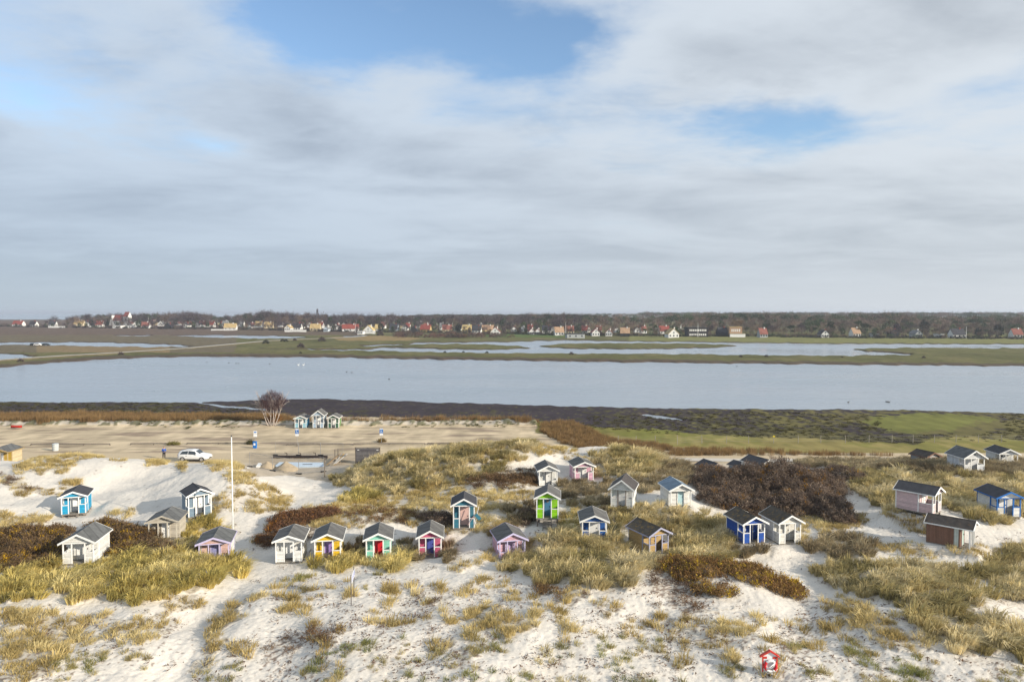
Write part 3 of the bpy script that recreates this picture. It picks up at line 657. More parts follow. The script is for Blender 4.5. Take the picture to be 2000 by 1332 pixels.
def water_mat():
    m = bpy.data.materials.new('lake_water'); m.use_nodes = True; nt = m.node_tree; L = nt.links.new; b = nt.nodes['Principled BSDF']
    b.inputs['Base Color'].default_value = (.27, .31, .35, 1); b.inputs['Roughness'].default_value = .22; b.inputs['IOR'].default_value = 1.33; b.inputs['Specular IOR Level'].default_value = .5
    tc = NN(nt, 'ShaderNodeTexCoord'); mp = NN(nt, 'ShaderNodeMapping', inp={3: (.5, 1.0, 1)}); L(tc.outputs['Object'], mp.inputs[0])
    n = NN(nt, 'ShaderNodeTexNoise', inp={'Scale': .9, 'Detail': 5, 'Roughness': .65}); L(mp.outputs[0], n.inputs['Vector'])
    n2 = NN(nt, 'ShaderNodeTexNoise', inp={'Scale': .02, 'Detail': 4, 'Roughness': .6}); L(mp.outputs[0], n2.inputs['Vector'])
    st = NN(nt, 'ShaderNodeMapRange', inp={1: .35, 2: .65, 3: .10, 4: .42}); L(n2.outputs[0], st.inputs[0])
    bp = NN(nt, 'ShaderNodeBump', inp={'Distance': .25}); L(n.outputs[0], bp.inputs['Height']); L(st.outputs[0], bp.inputs['Strength'])
    mp3 = NN(nt, 'ShaderNodeMapping', inp={3: (.3, 1.0, 1)}); L(tc.outputs['Object'], mp3.inputs[0])
    n3 = NN(nt, 'ShaderNodeTexNoise', inp={'Scale': .16, 'Detail': 6, 'Roughness': .7}); L(mp3.outputs[0], n3.inputs['Vector'])
    b3 = NN(nt, 'ShaderNodeBump', inp={'Distance': .5, 'Strength': .35}); L(n3.outputs[0], b3.inputs['Height']); L(bp.outputs[0], b3.inputs['Normal']); L(b3.outputs[0], b.inputs['Normal'])
    rr = NN(nt, 'ShaderNodeMapRange', inp={1: .38, 2: .62, 3: .10, 4: .34}); L(n2.outputs[0], rr.inputs[0]); L(rr.outputs[0], b.inputs['Roughness'])
    return m
me = MB(); me.v = [(-16000, 100, -.3), (16000, 100, -.3), (16000, 30000, -.3), (-16000, 30000, -.3)]; me.f = [(0, 1, 2, 3)]
tag(me.build('water', water_mat()), kind='structure')
def coast():
    xs = np.linspace(-14000, 2500, 120); V = []; 
    for i, x in enumerate(xs):
        hgt = (14 + 9 * pnoise(np.array([x / 2200.]), np.array([.3]), 5)[0]) * min(1, (i + 1) / 3)
        V += [(x, 14000, -1), (x, 14300, max(hgt, 6)), (x, 15500, max(hgt, 6))]
    T = []
    for i in range(len(xs) - 1):
        for k in (0, 1): a = i * 3 + k; T.append((a, a + 3, a + 4, a + 1))
    o = link('far_coast', np_mesh('far_coast', np.array(V), np.array(T), pbr('far_coast', (.10, .12, .12), .95, .3, .002), None, True)); tag(o, kind='structure')
coast()

# ------------------------------------------------------------------ hut builder
def paint(name, rgb, boards=('h', .13), grime=.25): return pbr('paint_' + name, rgb, .6, .10, 4.0, boards, .004, .35, grime=grime)
WHITE = (.76, .76, .74)
m_white = paint('white', WHITE, None, .15)
m_glass = pbr('window_glass', (.035, .045, .055), .08, .05, 1, None, 0, .6)
m_iron = pbr('dark_iron', (.03, .03, .03), .5)
m_stilt = pbr('grey_timber', (.20, .17, .14), .9, .25, 6, ('v', .12), .006)
m_deck = pbr('deck_board', (.24, .22, .19), .85, .2, 5, ('v', .11), .004)
def roofm(kind):
    if kind == 'felt': return pbr('roof_felt', (.12, .117, .112), .85, .22, 2.2, ('v', .98), .01, .3, spots=((.16, .155, .14), 5.0, .55, .35))
    if kind == 'navy': return pbr('roof_felt_dark', (.050, .050, .056), .85, .22, 2.2, None, .01, .3, spots=((.12, .11, .10), 6.0, .58, .4))
    if kind == 'lichen': return pbr('roof_felt_lichen', (.072, .062, .050), .9, .3, 2.5, None, .01, .2, spots=((.24, .15, .045), 4.0, .53, .75))
    if kind == 'rust': return pbr('roof_felt_mossy', (.055, .048, .044), .9, .3, 2.5, None, .01, .2, spots=((.17, .09, .03), 4.5, .56, .6))
    if kind == 'blue': return pbr('roof_blue_grey', (.17, .23, .29), .7, .12, 2.0, ('v', .6), .004, .3)
    if kind == 'grey': return pbr('roof_felt_grey', (.12, .122, .12), .85, .2, 2.2, ('v', .98), .008, .3)
    if kind == 'batten': return pbr('roof_battens', (.070, .062, .060), .8, .2, 3.0, ('v', .22), .01, .3)

def build_hut(h, label, wall, trim=None, door=None, gable=None, roof='felt', porch=.9, gap=.62, dx=0.0, panel=True, side=None, doorframe=None,
              windows=(), steps=0, front='open', panelm=None, rail=True, base=False, disc=None, group='beach huts on the dunes', barge=None, backrail=True, slats=None, sidewin=False, ph=.82, cornerm=None):
    W, D, hw, rise, st = h['W'], h['D'], h['hw'], h['rise'], h['st']
    root = empty('beach_hut', h['loc'], R(h['yaw'])); tag(root, label, 'beach hut', group)
    trim = trim or m_white; door = door or m_white; gable = gable or wall; side = side or wall; panelm = panelm or wall; barge = barge or trim; doorframe = doorframe or trim
    w2 = W / 2; P = porch
    sl = rise / w2
    MB().box(-w2, w2, .0, D, -.10, 0).build('floor', m_deck, root)
    for x in (-w2 + .1, w2 - .1):
        for y in (.1, D / 2, D - .1): MB().box(x - .06, x + .06, y - .06, y + .06, -st - .35, -.10).build('stilt', m_stilt, root)
    # cabin: closed rear room with gable
    MB().prism([(-w2, 0.002), (w2, 0.002), (w2, hw), (0, hw + rise - .004), (-w2, hw)], P, D).build('wall', side, root)
    for x in (-1, 1):
        for y in (D + .004 - .09, P - .004):
            MB().box(min(x * (w2 - .08), x * (w2 + .012)), max(x * (w2 - .08), x * (w2 + .012)), y, y + .09, .0, hw - .01).build('corner_board', cornerm or trim, root)
    # porch back wall facing (thin boarding in the porch colour)
    MB().prism([(-w2 + .08, .01), (w2 - .08, .01), (w2 - .08, hw - .02), (0, hw + rise - .12), (-w2 + .08, hw - .02)], P - .02, P + .001).build('porch_wall', wall, root)
    # door
    dw = gap
    dr = MB().box(dx - dw / 2, dx + dw / 2, P - .06, P - .021, .03, min(1.68, hw - .06)).build('door', door, root)
    MB().box(dx + dw / 2 - .10, dx + dw / 2 - .06, P - .10, P - .061, .80, .90).build('handle', m_iron, dr)
    f = MB(); dh = min(1.68, hw - .06)
    for x in (dx - dw / 2 - .035, dx + dw / 2 + .035): f.box(x - .034, x + .034, P - .07, P - .0215, .0, dh + .07)
    f.box(dx - dw / 2, dx + dw / 2, P - .07, P - .0215, dh + .001, dh + .07); f.build('door_frame', doorframe, root)
    for (x, z, ww, wh) in windows:
        q = MB().box(x - ww / 2, x + ww / 2, P - .05, P - .0215, z, z + wh).build('window', m_white, root)
        MB().box(x - ww / 2 + .05, x + ww / 2 - .05, P - .06, P - .0505, z + .05, z + wh - .05).build('pane', m_glass, q)
    # porch posts, parapets and rails
    po = .085
    for x in (-w2 + po / 2, w2 - po / 2): MB().box(x - po / 2, x + po / 2, 0, po, .0, hw + .0).build('post', trim, root)
    inner = [dx - gap / 2 - .06, dx + gap / 2 + .06]
    if front == 'open':
        for x in inner: MB().box(x - .04, x + .04, .004, .08, .0, hw - .03).build('post', slats or trim, root)
    elif front == 'low':
        for x in inner: MB().box(x - .035, x + .035, .004, .075, .0, ph + .06).build('post', trim, root)
    if panel:
        for a, b in ((-w2 + po, inner[0] - .04), (inner[1] + .04, w2 - po)):
            if b - a < .08: continue
            MB().box(a, b, .02, .055, .02, ph).build('parapet', panelm, root)
            if rail: MB().box(a, b, .0, .10, ph + .001, ph + .055).build('rail', trim, root)
        for s in (-1, 1):
            x0, x1 = sorted((s * (w2 - .055), s * (w2 - .018)))
            MB().box(x0, x1, po, P - .004, .02, ph).build('parapet', side, root)
            if rail: MB().box(min(s * (w2 - .09), s * (w2 + .005)), max(s * (w2 - .09), s * (w2 + .005)), po, P - .005, ph + .001, ph + .055).build('rail', trim, root)
    # gable board above the porch, lintel
    MB().prism([(-w2 + .002, hw - .13), (w2 - .002, hw - .13), (w2 - .002, hw - .01), (0, hw + rise - .02), (-w2 + .002, hw - .01)], -.012, -.0005).build('gable', gable, root)
    MB().box(-w2, w2, -.03, -.0125, hw - .17, hw - .09).build('lintel', trim, root)
    if disc is not None:
        dcm, x, z, r, y = disc
        n = 14; MB().prism([(x + r * math.cos(2 * math.pi * i / n), z + r * math.sin(2 * math.pi * i / n)) for i in range(n)], y - .03, y).build('porthole', dcm, root)
    # roof slopes with overhang, bargeboards, ridge cap
    ov, of, ob, t = .20, .24, .14, .055
    rm = roofm(roof)
    for s in (-1, 1):
        ex = s * (w2 + ov); ez = hw - sl * ov
        r0 = MB().prism([(ex, ez), (0, hw + rise), (0, hw + rise + t), (ex, ez + t)] if s < 0 else [(0, hw + rise), (ex, ez), (ex, ez + t), (0, hw + rise + t)], -of, D + ob).build('roof_slope', rm, root)
        MB().box(min(ex, ex + s * .022), max(ex, ex + s * .022), -of + .002, D + ob - .002, ez - .05, ez + t * .8).build('eave_board', barge, r0)
        for y0 in (-of - .028, D + ob + .002):
            b = MB(); p = [(s * (w2 + ov + .03), ez - .10), (0, hw + rise - .085), (0, hw + rise + t + .012), (s * (w2 + ov + .03), ez + t + .004)]
            b.prism(p if s < 0 else [p[1], p[0], p[3], p[2]], y0, y0 + .026).build('bargeboard', barge, r0)
    cp = MB().prism([(-.10, hw + rise + t - .10 * sl + .004), (0, hw + rise + t + .001), (.10, hw + rise + t - .10 * sl + .004), (.0, hw + rise + t + .03)], -of + .003, D + ob - .003)
    cp.build('ridge_cap', rm, root)
    for i in range(steps):
        z = -.06 - i * (st - .02) / max(steps, 1); y = -.14 - i * .19
        MB().box(dx - .36, dx + .36, y - .1, y + .1, z - .045, z).build('step', m_stilt, root)
    if steps:
        for x in (dx - .38, dx + .38): MB().bar((x, -.05, -.08), (x, -.2 - steps * .19, -st - .08), .05, .12).build('stringer', m_stilt, root)
    return root
HB = {h['k']: h for h in HUTS}
P = paint
hutroots = {}
def hut(k, *a, **kw): hutroots[k] = build_hut(HB[k], *a, **kw); return hutroots[k]
m_turq = P('turquoise', (.015, .30, .52)); m_slate = P('slate_blue', (.17, .24, .31)); m_paleb = P('pale_white', (.70, .70, .67)); m_beige = P('beige', (.46, .42, .35), ('h', .16))
m_yel = P('yellow', (.72, .46, .015)); m_viol = P('violet_door', (.30, .20, .50), ('v', .12)); m_mint = P('mint', (.24, .60, .48)); m_red = P('red_door', (.55, .012, .025), None, .05)
m_raspb = P('raspberry', (.52, .10, .20)); m_royal = P('royal_door', (.07, .09, .36), ('v', .12), .1); m_teal = P('teal', (.035, .17, .24)); m_salmon = P('salmon_door', (.60, .40, .36), None, .15)
m_lilacp = P('lilac_pink', (.62, .38, .46)); m_lilac = P('lilac_trim', (.50, .46, .66), None, .1); m_lime = P('lime', (.26, .60, .010)); m_bludoor = P('blue_door', (.06, .20, .36), ('v', .12), .3)
m_rose = P('rose', (.62, .36, .46)); m_black = P('black_trim', (.03, .03, .035), None, 0); m_taupe = P('taupe_post', (.27, .22, .19), None, .2); m_skyd = P('sky_door', (.38, .56, .60), None, .1)
m_cobalt = P('cobalt', (.012, .10, .36)); m_ochre = P('ochre', (.42, .29, .125), ('h', .13), .2); m_lav = P('lavender_trim', (.33, .34, .45), None, .2); m_blue2 = P('strong_blue', (.012, .075, .36)); m_cream = P('cream_white', (.68, .66, .60))
m_brown = P('brown_boards', (.20, .105, .07), ('v', .12), .15); m_blush = P('blush', (.62, .46, .46)); m_trimblue = P('blue_trim', (.012, .13, .42), None, 0); m_mintd = P('mint_door', (.42, .58, .52), ('v', .12), .1)
m_peach = P('peach', (.62, .42, .38)); m_periw = P('periwinkle', (.25, .26, .50), ('v', .12), .1)
hut('turquoise', 'bright turquoise hut with white door standing alone in the white sand bowl', m_turq, roof='navy', gap=.74, steps=1)
hut('bigwhite', 'large white hut with black porthole above the tall yellow grass, leftmost in front', m_paleb, roof='grey', gap=.82, disc=(m_black, .42, 1.52, .085, .86), dx=0, side=m_paleb, porch=1.0)
hut('sunken', 'beige hut sunk to its eaves in the brown bushes', m_beige, trim=P('beige_trim', (.50, .46, .38), None), roof='grey', barge=m_beige, panel=False)
hut('greyblue', 'slate blue hut with white posts on the slope left of the flagpole', m_slate, roof='navy', gap=.66, windows=())
hut('lilac', 'peach hut with periwinkle door and lilac trim under the flagpole', m_peach, trim=m_lilac, door=m_periw, roof='grey', side=m_paleb, barge=m_lilac, gap=.7, panel=True, ph=.45, panelm=m_lilac)
hut('palewhite', 'all white hut next to the yellow hut', m_paleb, roof='felt', gap=.6)
hut('yellow', 'yellow hut with violet door', m_yel, door=m_viol, roof='felt', gap=.68)
hut('mint', 'mint green hut with red door', m_mint, door=m_red, roof='felt', gap=.66)
hut('pinkblue', 'raspberry pink hut with dark blue door', m_raspb, door=m_royal, roof='felt', gap=.6)
hut('teal', 'weathered dark teal hut with salmon door and a broken rail hanging off its side', m_teal, door=m_salmon, roof='navy', gap=.78, dx=.05)
hut('lilacpink', 'low pale pink hut with lilac door and lilac roof edges', m_lilacp, trim=m_lilac, door=P('lilac_door', (.48, .36, .58), ('v', .12), .1), roof='felt', gap=.72, barge=m_lilac, ph=.5)
hut('lime', 'lime green hut with blue door on stilts above wooden steps', m_lime, door=m_bludoor, roof='felt', gap=.6, steps=4, disc=(m_taupe, 0, 1.35, .12, .835), base=True)
hut('blackslat', 'white hut with black slats on its porch, behind the lime green hut', m_paleb, roof='felt', gap=.5, slats=m_black, ph=.5)
hut('rose', 'rose pink hut with a small dark diamond on its white door', m_rose, roof='felt', gap=.8, door=m_white, disc=(m_taupe, .0, 1.28, .10, .835), front='low')
hut('porthole', 'white hut with steep roof, round black porthole and taupe posts on stilts', m_paleb, roof='batten', gap=.62, slats=m_taupe, disc=(m_royal, 0, 1.62, .12, .80), steps=2)
hut('bluedoor', 'white hut with blue grey roof and pale blue door', m_paleb, door=m_skyd, roof='blue', gap=.52, dx=.12, panel=False, front='none', porch=.5)
hut('royalblue', 'cobalt blue hut with white door half sunk in the grass', m_cobalt, roof='felt', gap=.72)
hut('ochre', 'ochre wooden hut with lavender grey trim and lichen on its roof', m_ochre, trim=m_lav, door=m_ochre, roof='lichen', gap=.55, barge=m_lav)
hut('bluelichen', 'strong blue hut with lichen on its roof beside the cream white hut', m_blue2, roof='lichen', gap=.62, door=m_blue2)
hut('creamwhite', 'cream white open porch hut beside the strong blue hut', m_cream, roof='lichen', gap=.8, door=m_cream)
hut('brown', 'brown vertical board hut with dark mossy roof and open porch of thin posts', m_brown, roof='rust', gap=.5, panel=False, porch=.72, front='open', gable=m_white, door=m_mintd, cornerm=m_brown)
hut('blush', 'blush pink hut seen from its side on short stilts', m_blush, roof='navy', gap=.6, porch=1.15)
hut('bluetrim', 'white hut with bright blue posts and roof edges at the right edge', m_paleb, trim=m_trimblue, roof='navy', gap=.66, steps=1, barge=m_trimblue, disc=(m_black, -.45, 1.25, .16, .86), doorframe=m_trimblue)
hut('whitebroad', 'broad white hut with black dot in its gable, near the meadow', P('white_boards', (.66, .67, .68), ('v', .16), .1), roof='grey', gap=.6, disc=(m_black, 0, 2.0, .09, -.013))
hut('whitefar', 'small white hut with wide porch behind the broad white hut', m_paleb, roof='navy', gap=.55, disc=(m_black, -.35, 1.0, .16, .86), ph=.4)
hut('darkstub', 'low grey hut under a mossy black roof beside the broad white hut', P('grey_boards', (.40, .40, .40)), trim=m_taupe, roof='rust', barge=m_brown, panel=False)
hut('roofa', 'small dark roof peeping over the left end of the great brown thicket', m_paleb, roof='navy', barge=m_taupe)
hut('roofb', 'dark roof with white edge peeping over the top of the great brown thicket', m_paleb, roof='navy')
hut('roofc', 'low dark roof half hidden behind the white edged roof over the thicket', m_slate, roof='navy', barge=m_taupe)
hut('ochreshed', 'ochre yellow shed cut by the left edge beside the parking field', P('ochre_yellow', (.50, .33, .06)), trim=P('ochre_trim', (.46, .36, .20), None), roof='grey', side=P('pale_ochre', (.58, .48, .30)), barge=m_ochre, panel=False)
# broken rail and crooked board on the teal hut
MB().bar((1.0, -.05, .35), (1.32, .1, 1.9), .05, .03).build('broken_rail', m_white, hutroots['teal'])
MB().bar((1.02, -.1, 1.25), (1.45, -.06, .78), .30, .04, up=(0, 1, 0)).build('hanging_panel', m_teal, hutroots['teal'])
MB().bar((.35, -.06, .25), (.95, -.06, 1.2), .05, .03).build('broken_rail', m_salmon, hutroots['teal'])
# brown hut has a pale side door by the porch
q = MB().box(-.925, -.902, .80, 1.12, .02, 1.6).build('side_door', P('pale_mint_door', (.55, .60, .55), ('v', .14), .1), hutroots['brown'])
# the three huts on the parking field
for px, W, hw, rise, wm, dm, lab, sidem in ((587, 2.05, 1.75, .42, P('sky_blue', (.26, .47, .56)), m_white, 'pale sky blue hut, leftmost of the three huts by the birch', m_turq),
        (621.5, 1.95, 2.35, .75, P('powder_blue', (.33, .43, .54)), m_white, 'tall powder blue hut in the middle of the three huts by the birch', m_slate),
        (651, 1.95, 1.85, .45, P('bottle_green', (.035, .11, .07)), m_white, 'bottle green hut, rightmost of the three huts by the birch', P('leaf_green', (.13, .25, .08)))):
    p = at_z(px, 835.5, .12)
    h = dict(W=W, D=2.7, hw=hw, rise=rise, st=.12, loc=p, yaw=4, k='')
    build_hut(h, lab, wm, door=dm, roof='felt', gap=.6, side=sidem, group='huts on the parking field')

# ------------------------------------------------------------------ vegetation shapes
def tint_mat(name, trans=.35, rough=.8, var=.15):
    return pbr(name, (1, 1, 1), rough, var, 2.0, None, 0, .15, tint_attr=('tint', 'INSTANCER'), translucent=trans)
m_marram = tint_mat('marram_blades')
def blades(n, r0, hmin, hmax, lean, wid, wind=(.25, .08), seed=0, droop=.35):
    """a tuft of arching blades"""
    g = np.random.default_rng(seed); V = []; T = []
    for i in range(n):
        a = g.uniform(0, 2 * math.pi); r = r0 * math.sqrt(g.uniform(0, 1)); h = g.uniform(hmin, hmax)
        b = np.array([r * math.cos(a), r * math.sin(a), -.08])
        o = np.array([math.cos(a), math.sin(a), 0]) * (lean * g.uniform(.3, 1.2)) * (.4 + r / r0) + np.array([wind[0], wind[1], 0]) * g.uniform(.5, 1.4)
        mid = b + np.array([0, 0, h * .6]) + o * h * .35
        tip = b + np.array([0, 0, h * (1 - droop * g.uniform(.2, 1))]) + o * h * 1.15
        fa = g.uniform(0, math.pi); wv = np.array([math.cos(fa), math.sin(fa), 0]) * wid * g.uniform(.6, 1.3)
        k = len(V); V += [b - wv, b + wv, mid - wv * .8, mid + wv * .8, tip]
        T += [(k, k + 1, k + 3), (k, k + 3, k + 2), (k + 2, k + 3, k + 4)]
    return np.array(V), np.array(T)
tall = [np_mesh('tall_tuft', *blades(150, .36, .50, .95, .62, .021, (.30, -.06), seed=i, droop=.65), m_marram) for i in range(5)]
low = [np_mesh('low_tuft', *blades(48, .28, .22, .50, .7, .015, seed=20 + i), m_marram) for i in range(3)]
def twigs(n, r, h, seed, wid=.012, up=.6):
    g = np.random.default_rng(seed); V = []; T = []
    for i in range(n):
        a = g.uniform(0, 2 * math.pi); rr = r * math.sqrt(g.uniform(0, 1)); b = np.array([rr * math.cos(a), rr * math.sin(a), g.uniform(-.1, .4) * h])
        d = np.array([math.cos(a) * g.uniform(.1, .9) + g.normal(0, .35), math.sin(a) * g.uniform(.1, .9) + g.normal(0, .35), g.uniform(up * .4, 1.2)]); d /= np.linalg.norm(d)
        L = h * g.uniform(.35, .8); fa = g.uniform(0, math.pi); wv = np.array([math.cos(fa), math.sin(fa), .2]) * wid * g.uniform(.6, 1.5)
        k = len(V); V += [b - wv, b + wv, b + d * L]; T.append((k, k + 1, k + 2))
        for j in range(2):                       # small leaf-like end pieces
            e = b + d * L * g.uniform(.5, 1.0); q = g.normal(0, .045, (2, 3)); k = len(V); V += [e, e + q[0], e + q[1]]; T.append((k, k + 1, k + 2))
    return np.array(V), np.array(T)
scrub = [np_mesh('scrub_tuft', *twigs(45, .38, .55, 40 + i, .016), m_marram) for i in range(3)]
litt = []
for i in range(3):                               # dead leaves and bits of stalk lying on the sand
    g = np.random.default_rng(70 + i); V = []; T = []
    for j in range(14):
        c0 = np.array([g.normal(0, .28), g.normal(0, .28), g.uniform(.0, .03)]); a = g.uniform(0, 6.28); l = g.uniform(.05, .14); w_ = g.uniform(.02, .04)
        d = np.array([math.cos(a), math.sin(a), g.uniform(.0, .5)]); s_ = np.array([-math.sin(a), math.cos(a), g.uniform(-.2, .3)])
        k = len(V); V += [c0 - d * l, c0 + s_ * w_, c0 + d * l, c0 - s_ * w_]; T += [(k, k + 1, k + 2), (k, k + 2, k + 3)]
    litt.append(np_mesh('litter', np.array(V), np.array(T), m_marram))
TINT = {'M': ((.64, .52, .25), (.40, .33, .14), (.78, .66, .39)), 'Y': ((.70, .56, .19), (.50, .41, .13), (.78, .65, .29)), 'D': ((.38, .30, .17), (.25, .195, .115), (.50, .41, .25)),
        'L': ((.58, .45, .19), (.42, .32, .13), (.68, .56, .28)), 'B': ((.17, .095, .045), (.22, .135, .06), (.12, .075, .045)), 'S': ((.38, .33, .13), (.25, .26, .085), (.48, .40, .19))}
def clear_of_huts(X, Y, marg):
    ok = np.ones(X.shape, bool)
    for q in HUTS:
        a = -R(q['yaw']); dx = X - q['cen'][0]; dy = Y - q['cen'][1]
        lx = dx * math.cos(a) - dy * math.sin(a); ly = dx * math.sin(a) + dy * math.cos(a)
        ok &= ~((np.abs(lx) < q['W'] / 2 + marg) & (np.abs(ly) < q['D'] / 2 + marg))
    return ok
def grow():
    N = 170000
    Y = np.sqrt(rng.uniform(34 ** 2, 99.5 ** 2, N)); X = rng.uniform(-.86, .86, N) * Y
    Z = dune_h(X, Y, False); D = veg_at(X, Y, Z)
    area = .86 * (99.5 ** 2 - 34 ** 2)
    per = N / area                                   # candidates per square metre
    ok = clear_of_huts(X, Y, .12)
    use = np.full(N, -1); r = rng.uniform(0, 1, N)
    clump = pnoise(X / 1.3, Y / 1.3, 91)
    want = {'M': 5, 'Y': 5, 'D': 5, 'L': 6.5, 'B': 5.0, 'S': 7.0}
    for i, k in enumerate(KINDS):
        d = np.clip(D[k] + np.where(D[k] > 0, (.75 if k in 'SL' else .5) * (clump + .5 * pnoise(X / 3.2, Y / 3.2, 93)) * (1.3 - D[k] * .5), 0), 0, 1)
        p = d ** 1.3 * want[k] / per
        use = np.where(ok & (r < p), i, use)
    cover_any = sum(D[k] for k in KINDS)
    lone = ok & (use < 0) & (Y < 66) & (rng.uniform(0, 1, N) < (.010 + .03 * np.clip(fbm(X / 6, Y / 6, 92, 3), 0, 1) + .05 * (cover_any > 0)))
    px_, py_ = project(X, Y, Z)
    lone &= ~inpoly(px_, py_, [(330, 1332), (360, 1240), (400, 1180), (440, 1130), (500, 1090), (540, 1110), (480, 1140), (430, 1180), (400, 1250), (370, 1332)])
    use = np.where(lone, 6, use)
    # tall tufts stand apart: at most one in each cell of a slightly warped lattice
    cell = .94; gx = np.floor((X + .5 * pnoise(X / 3, Y / 3, 97)) / cell).astype(int); gy = np.floor((Y + .5 * pnoise(X / 3, Y / 3, 98)) / cell).astype(int)
    tallsel = np.nonzero((use >= 0) & (use <= 2))[0]; rng.shuffle(tallsel)
    _, first = np.unique(gx[tallsel] * 100003 + gy[tallsel], return_index=True)
    drop = np.ones(len(tallsel), bool); drop[first] = False; use[tallsel[drop]] = -1
    for kset, nm, lab in ((('M', 'Y', 'D'), 'marram_grass', 'tall arching straw coloured marram grass over the dunes'), (('L', 'S'), 'dune_grass', 'low straw and green tufts scattered over the sand'), (('B',), 'dwarf_scrub', 'brown creeping scrub and dead stalks on the dunes'), (('lone',), 'leaf_litter', 'dead brown leaves and stalk ends strewn over the sand')):
        sel = np.zeros(N, bool)
        for k in kset: sel |= use == (6 if k == 'lone' else KINDS.index(k))
        idx = np.nonzero(sel)[0]; n = len(idx)
        if n == 0: continue
        p = np.stack([X[idx], Y[idx], Z[idx] + .04], -1); rt = np.zeros((n, 3)); rt[:, 2] = rng.normal(0, .55, n) + .6 * pnoise(X[idx] / 9, Y[idx] / 9, 99); rt[:, 0] = rng.normal(0, .12, n); rt[:, 1] = rng.normal(0, .12, n)
        tn = np.zeros((n, 3)); sc = np.ones(n)
        big = fbm(X[idx] / 4, Y[idx] / 4, 95, 2)
        for k in kset:
            if k == 'lone':
                tn[:] = np.array([.16, .09, .055]) * rng.uniform(.6, 1.5, (n, 1)); sc[:] = rng.uniform(.6, 1.3, n); continue
            s = use[idx] == KINDS.index(k); a, b, c_ = (np.array(q) for q in TINT[k]); w = np.clip(.5 + big + rng.normal(0, .28, n), 0, 1)[:, None]
            t = np.where(w < .5, b + (a - b) * w * 2, a + (c_ - a) * (w - .5) * 2); tn[s] = t[s]
            base = {'M': 1.2, 'Y': 1.2, 'D': 1.1, 'L': 1.0, 'S': .68, 'B': .75}[k]
            sc[s] = (base * rng.uniform(.7, 1.25, n) * (1 + .35 * np.clip(clump[idx], -.6, .8)))[s]
        tn *= rng.uniform(.72, 1.18, (n, 1))
        shp = tall if kset[0] == 'M' else low if kset[0] == 'L' else scrub if kset[0] == 'B' else litt
        scatter(nm, p, rt, sc, rng.integers(0, len(shp), n), tn, shp, lab, 'grass' if nm != 'leaf_litter' and nm != 'dwarf_scrub' else ('scrub' if nm == 'dwarf_scrub' else 'litter'))
        print(nm, n)
grow()

# ------------------------------------------------------------------ thickets: twig masses built from lobes
m_twig = pbr('thicket_twigs', (1, 1, 1), .9, .2, 3.0, None, 0, .1, tint_attr=('Col', 'GEOMETRY'), translucent=.15)
m_stem = pbr('thicket_stems', (.085, .065, .055), .95, .3, 5)
TW_T = [twigs(16, .18, .55, 200 + i, .014, .7) for i in range(4)]
def thicket(label, lobes, tints, leaf, dens=20, group=None):
    """lobes: (px, py of the ground at its middle, z guess from the dune, radius x, radius y, height)"""
    c0 = None; Pn, Cn, Sn = [], [], []; stems = []
    for (px, py, Y, rx, ry, hh) in lobes:
        q = at_y(px, py, Y); gz = ground_z(q.x, q.y); c = np.array([q.x, q.y, gz])
        if c0 is None: c0 = c
        n = int(dens * 2.2 * (rx * ry + rx * hh))
        u = rng.normal(0, 1, (n, 3)); u /= np.linalg.norm(u, axis=1)[:, None]; u[:, 2] = np.abs(u[:, 2])
        rad = rng.uniform(.72, 1.04, n) ** .6
        bump = 1 + .22 * pnoise(u[:, 0] * 2.6 + c[0], u[:, 1] * 2.6 + u[:, 2] * 2.2 + c[1], 7)
        p = c + u * np.array([rx, ry, hh]) * (rad * bump)[:, None] + np.array([0, 0, -.25])
        gh = dune_h(p[:, 0], p[:, 1], False); keep = p[:, 2] > gh - .05; Pn.append(p[keep]); 
        pk = rng.uniform(0, 1, keep.sum()); t = np.array(tints)[rng.integers(0, len(tints), keep.sum())] * rng.uniform(.65, 1.35, (keep.sum(), 1))
        lf = pk < leaf[1] * (.5 + np.clip(pnoise(p[keep][:, 0] / 1.2, p[keep][:, 1] / 1.2, 8) * 3, 0, 2)); t[lf] = np.array(leaf[0]) * rng.uniform(.7, 1.3, (lf.sum(), 1)); Cn.append(t)
        for i in range(3):
            a = rnd.uniform(0, 6.28); e = c + np.array([math.cos(a) * rx * .5, math.sin(a) * ry * .5, hh * .7])
            stems.append(MB().tube([tuple(c - c0 + np.array([math.cos(a) * rx * .15, math.sin(a) * ry * .15, -.2])), tuple((c + e) / 2 - c0 + np.array([0, 0, .2])), tuple(e - c0)], [.06, .04, .015], 5))
    Pn = np.concatenate(Pn); Cn = np.concatenate(Cn); n = len(Pn)
    root = empty('brown_thicket', tuple(c0)); tag(root, label, 'bush', group)
    Vs, Ts, Cs = [], [], []; off = 0
    which = rng.integers(0, 4, n)
    for k in range(4):
        s = which == k
        rt = np.zeros((s.sum(), 3)); rt[:, 2] = rng.uniform(0, 6.28, s.sum()); rt[:, 0] = rng.normal(0, .3, s.sum()); rt[:, 1] = rng.normal(0, .3, s.sum())
        V, T, Cc = bake(TW_T[k], Pn[s] - c0, rt, rng.uniform(.7, 1.25, s.sum()), Cn[s]); Vs.append(V); Ts.append(T + off); Cs.append(Cc); off += len(V)
    link('crown', np_mesh('crown', np.concatenate(Vs), np.concatenate(Ts), m_twig, np.concatenate(Cs)), root)
    for s_ in stems: s_.build('stem', m_stem, root)
BR = [(.17, .122, .092), (.21, .155, .115), (.12, .09, .073), (.25, .19, .14)]
BG = [(.15, .095, .050), (.19, .13, .065), (.11, .075, .048)]
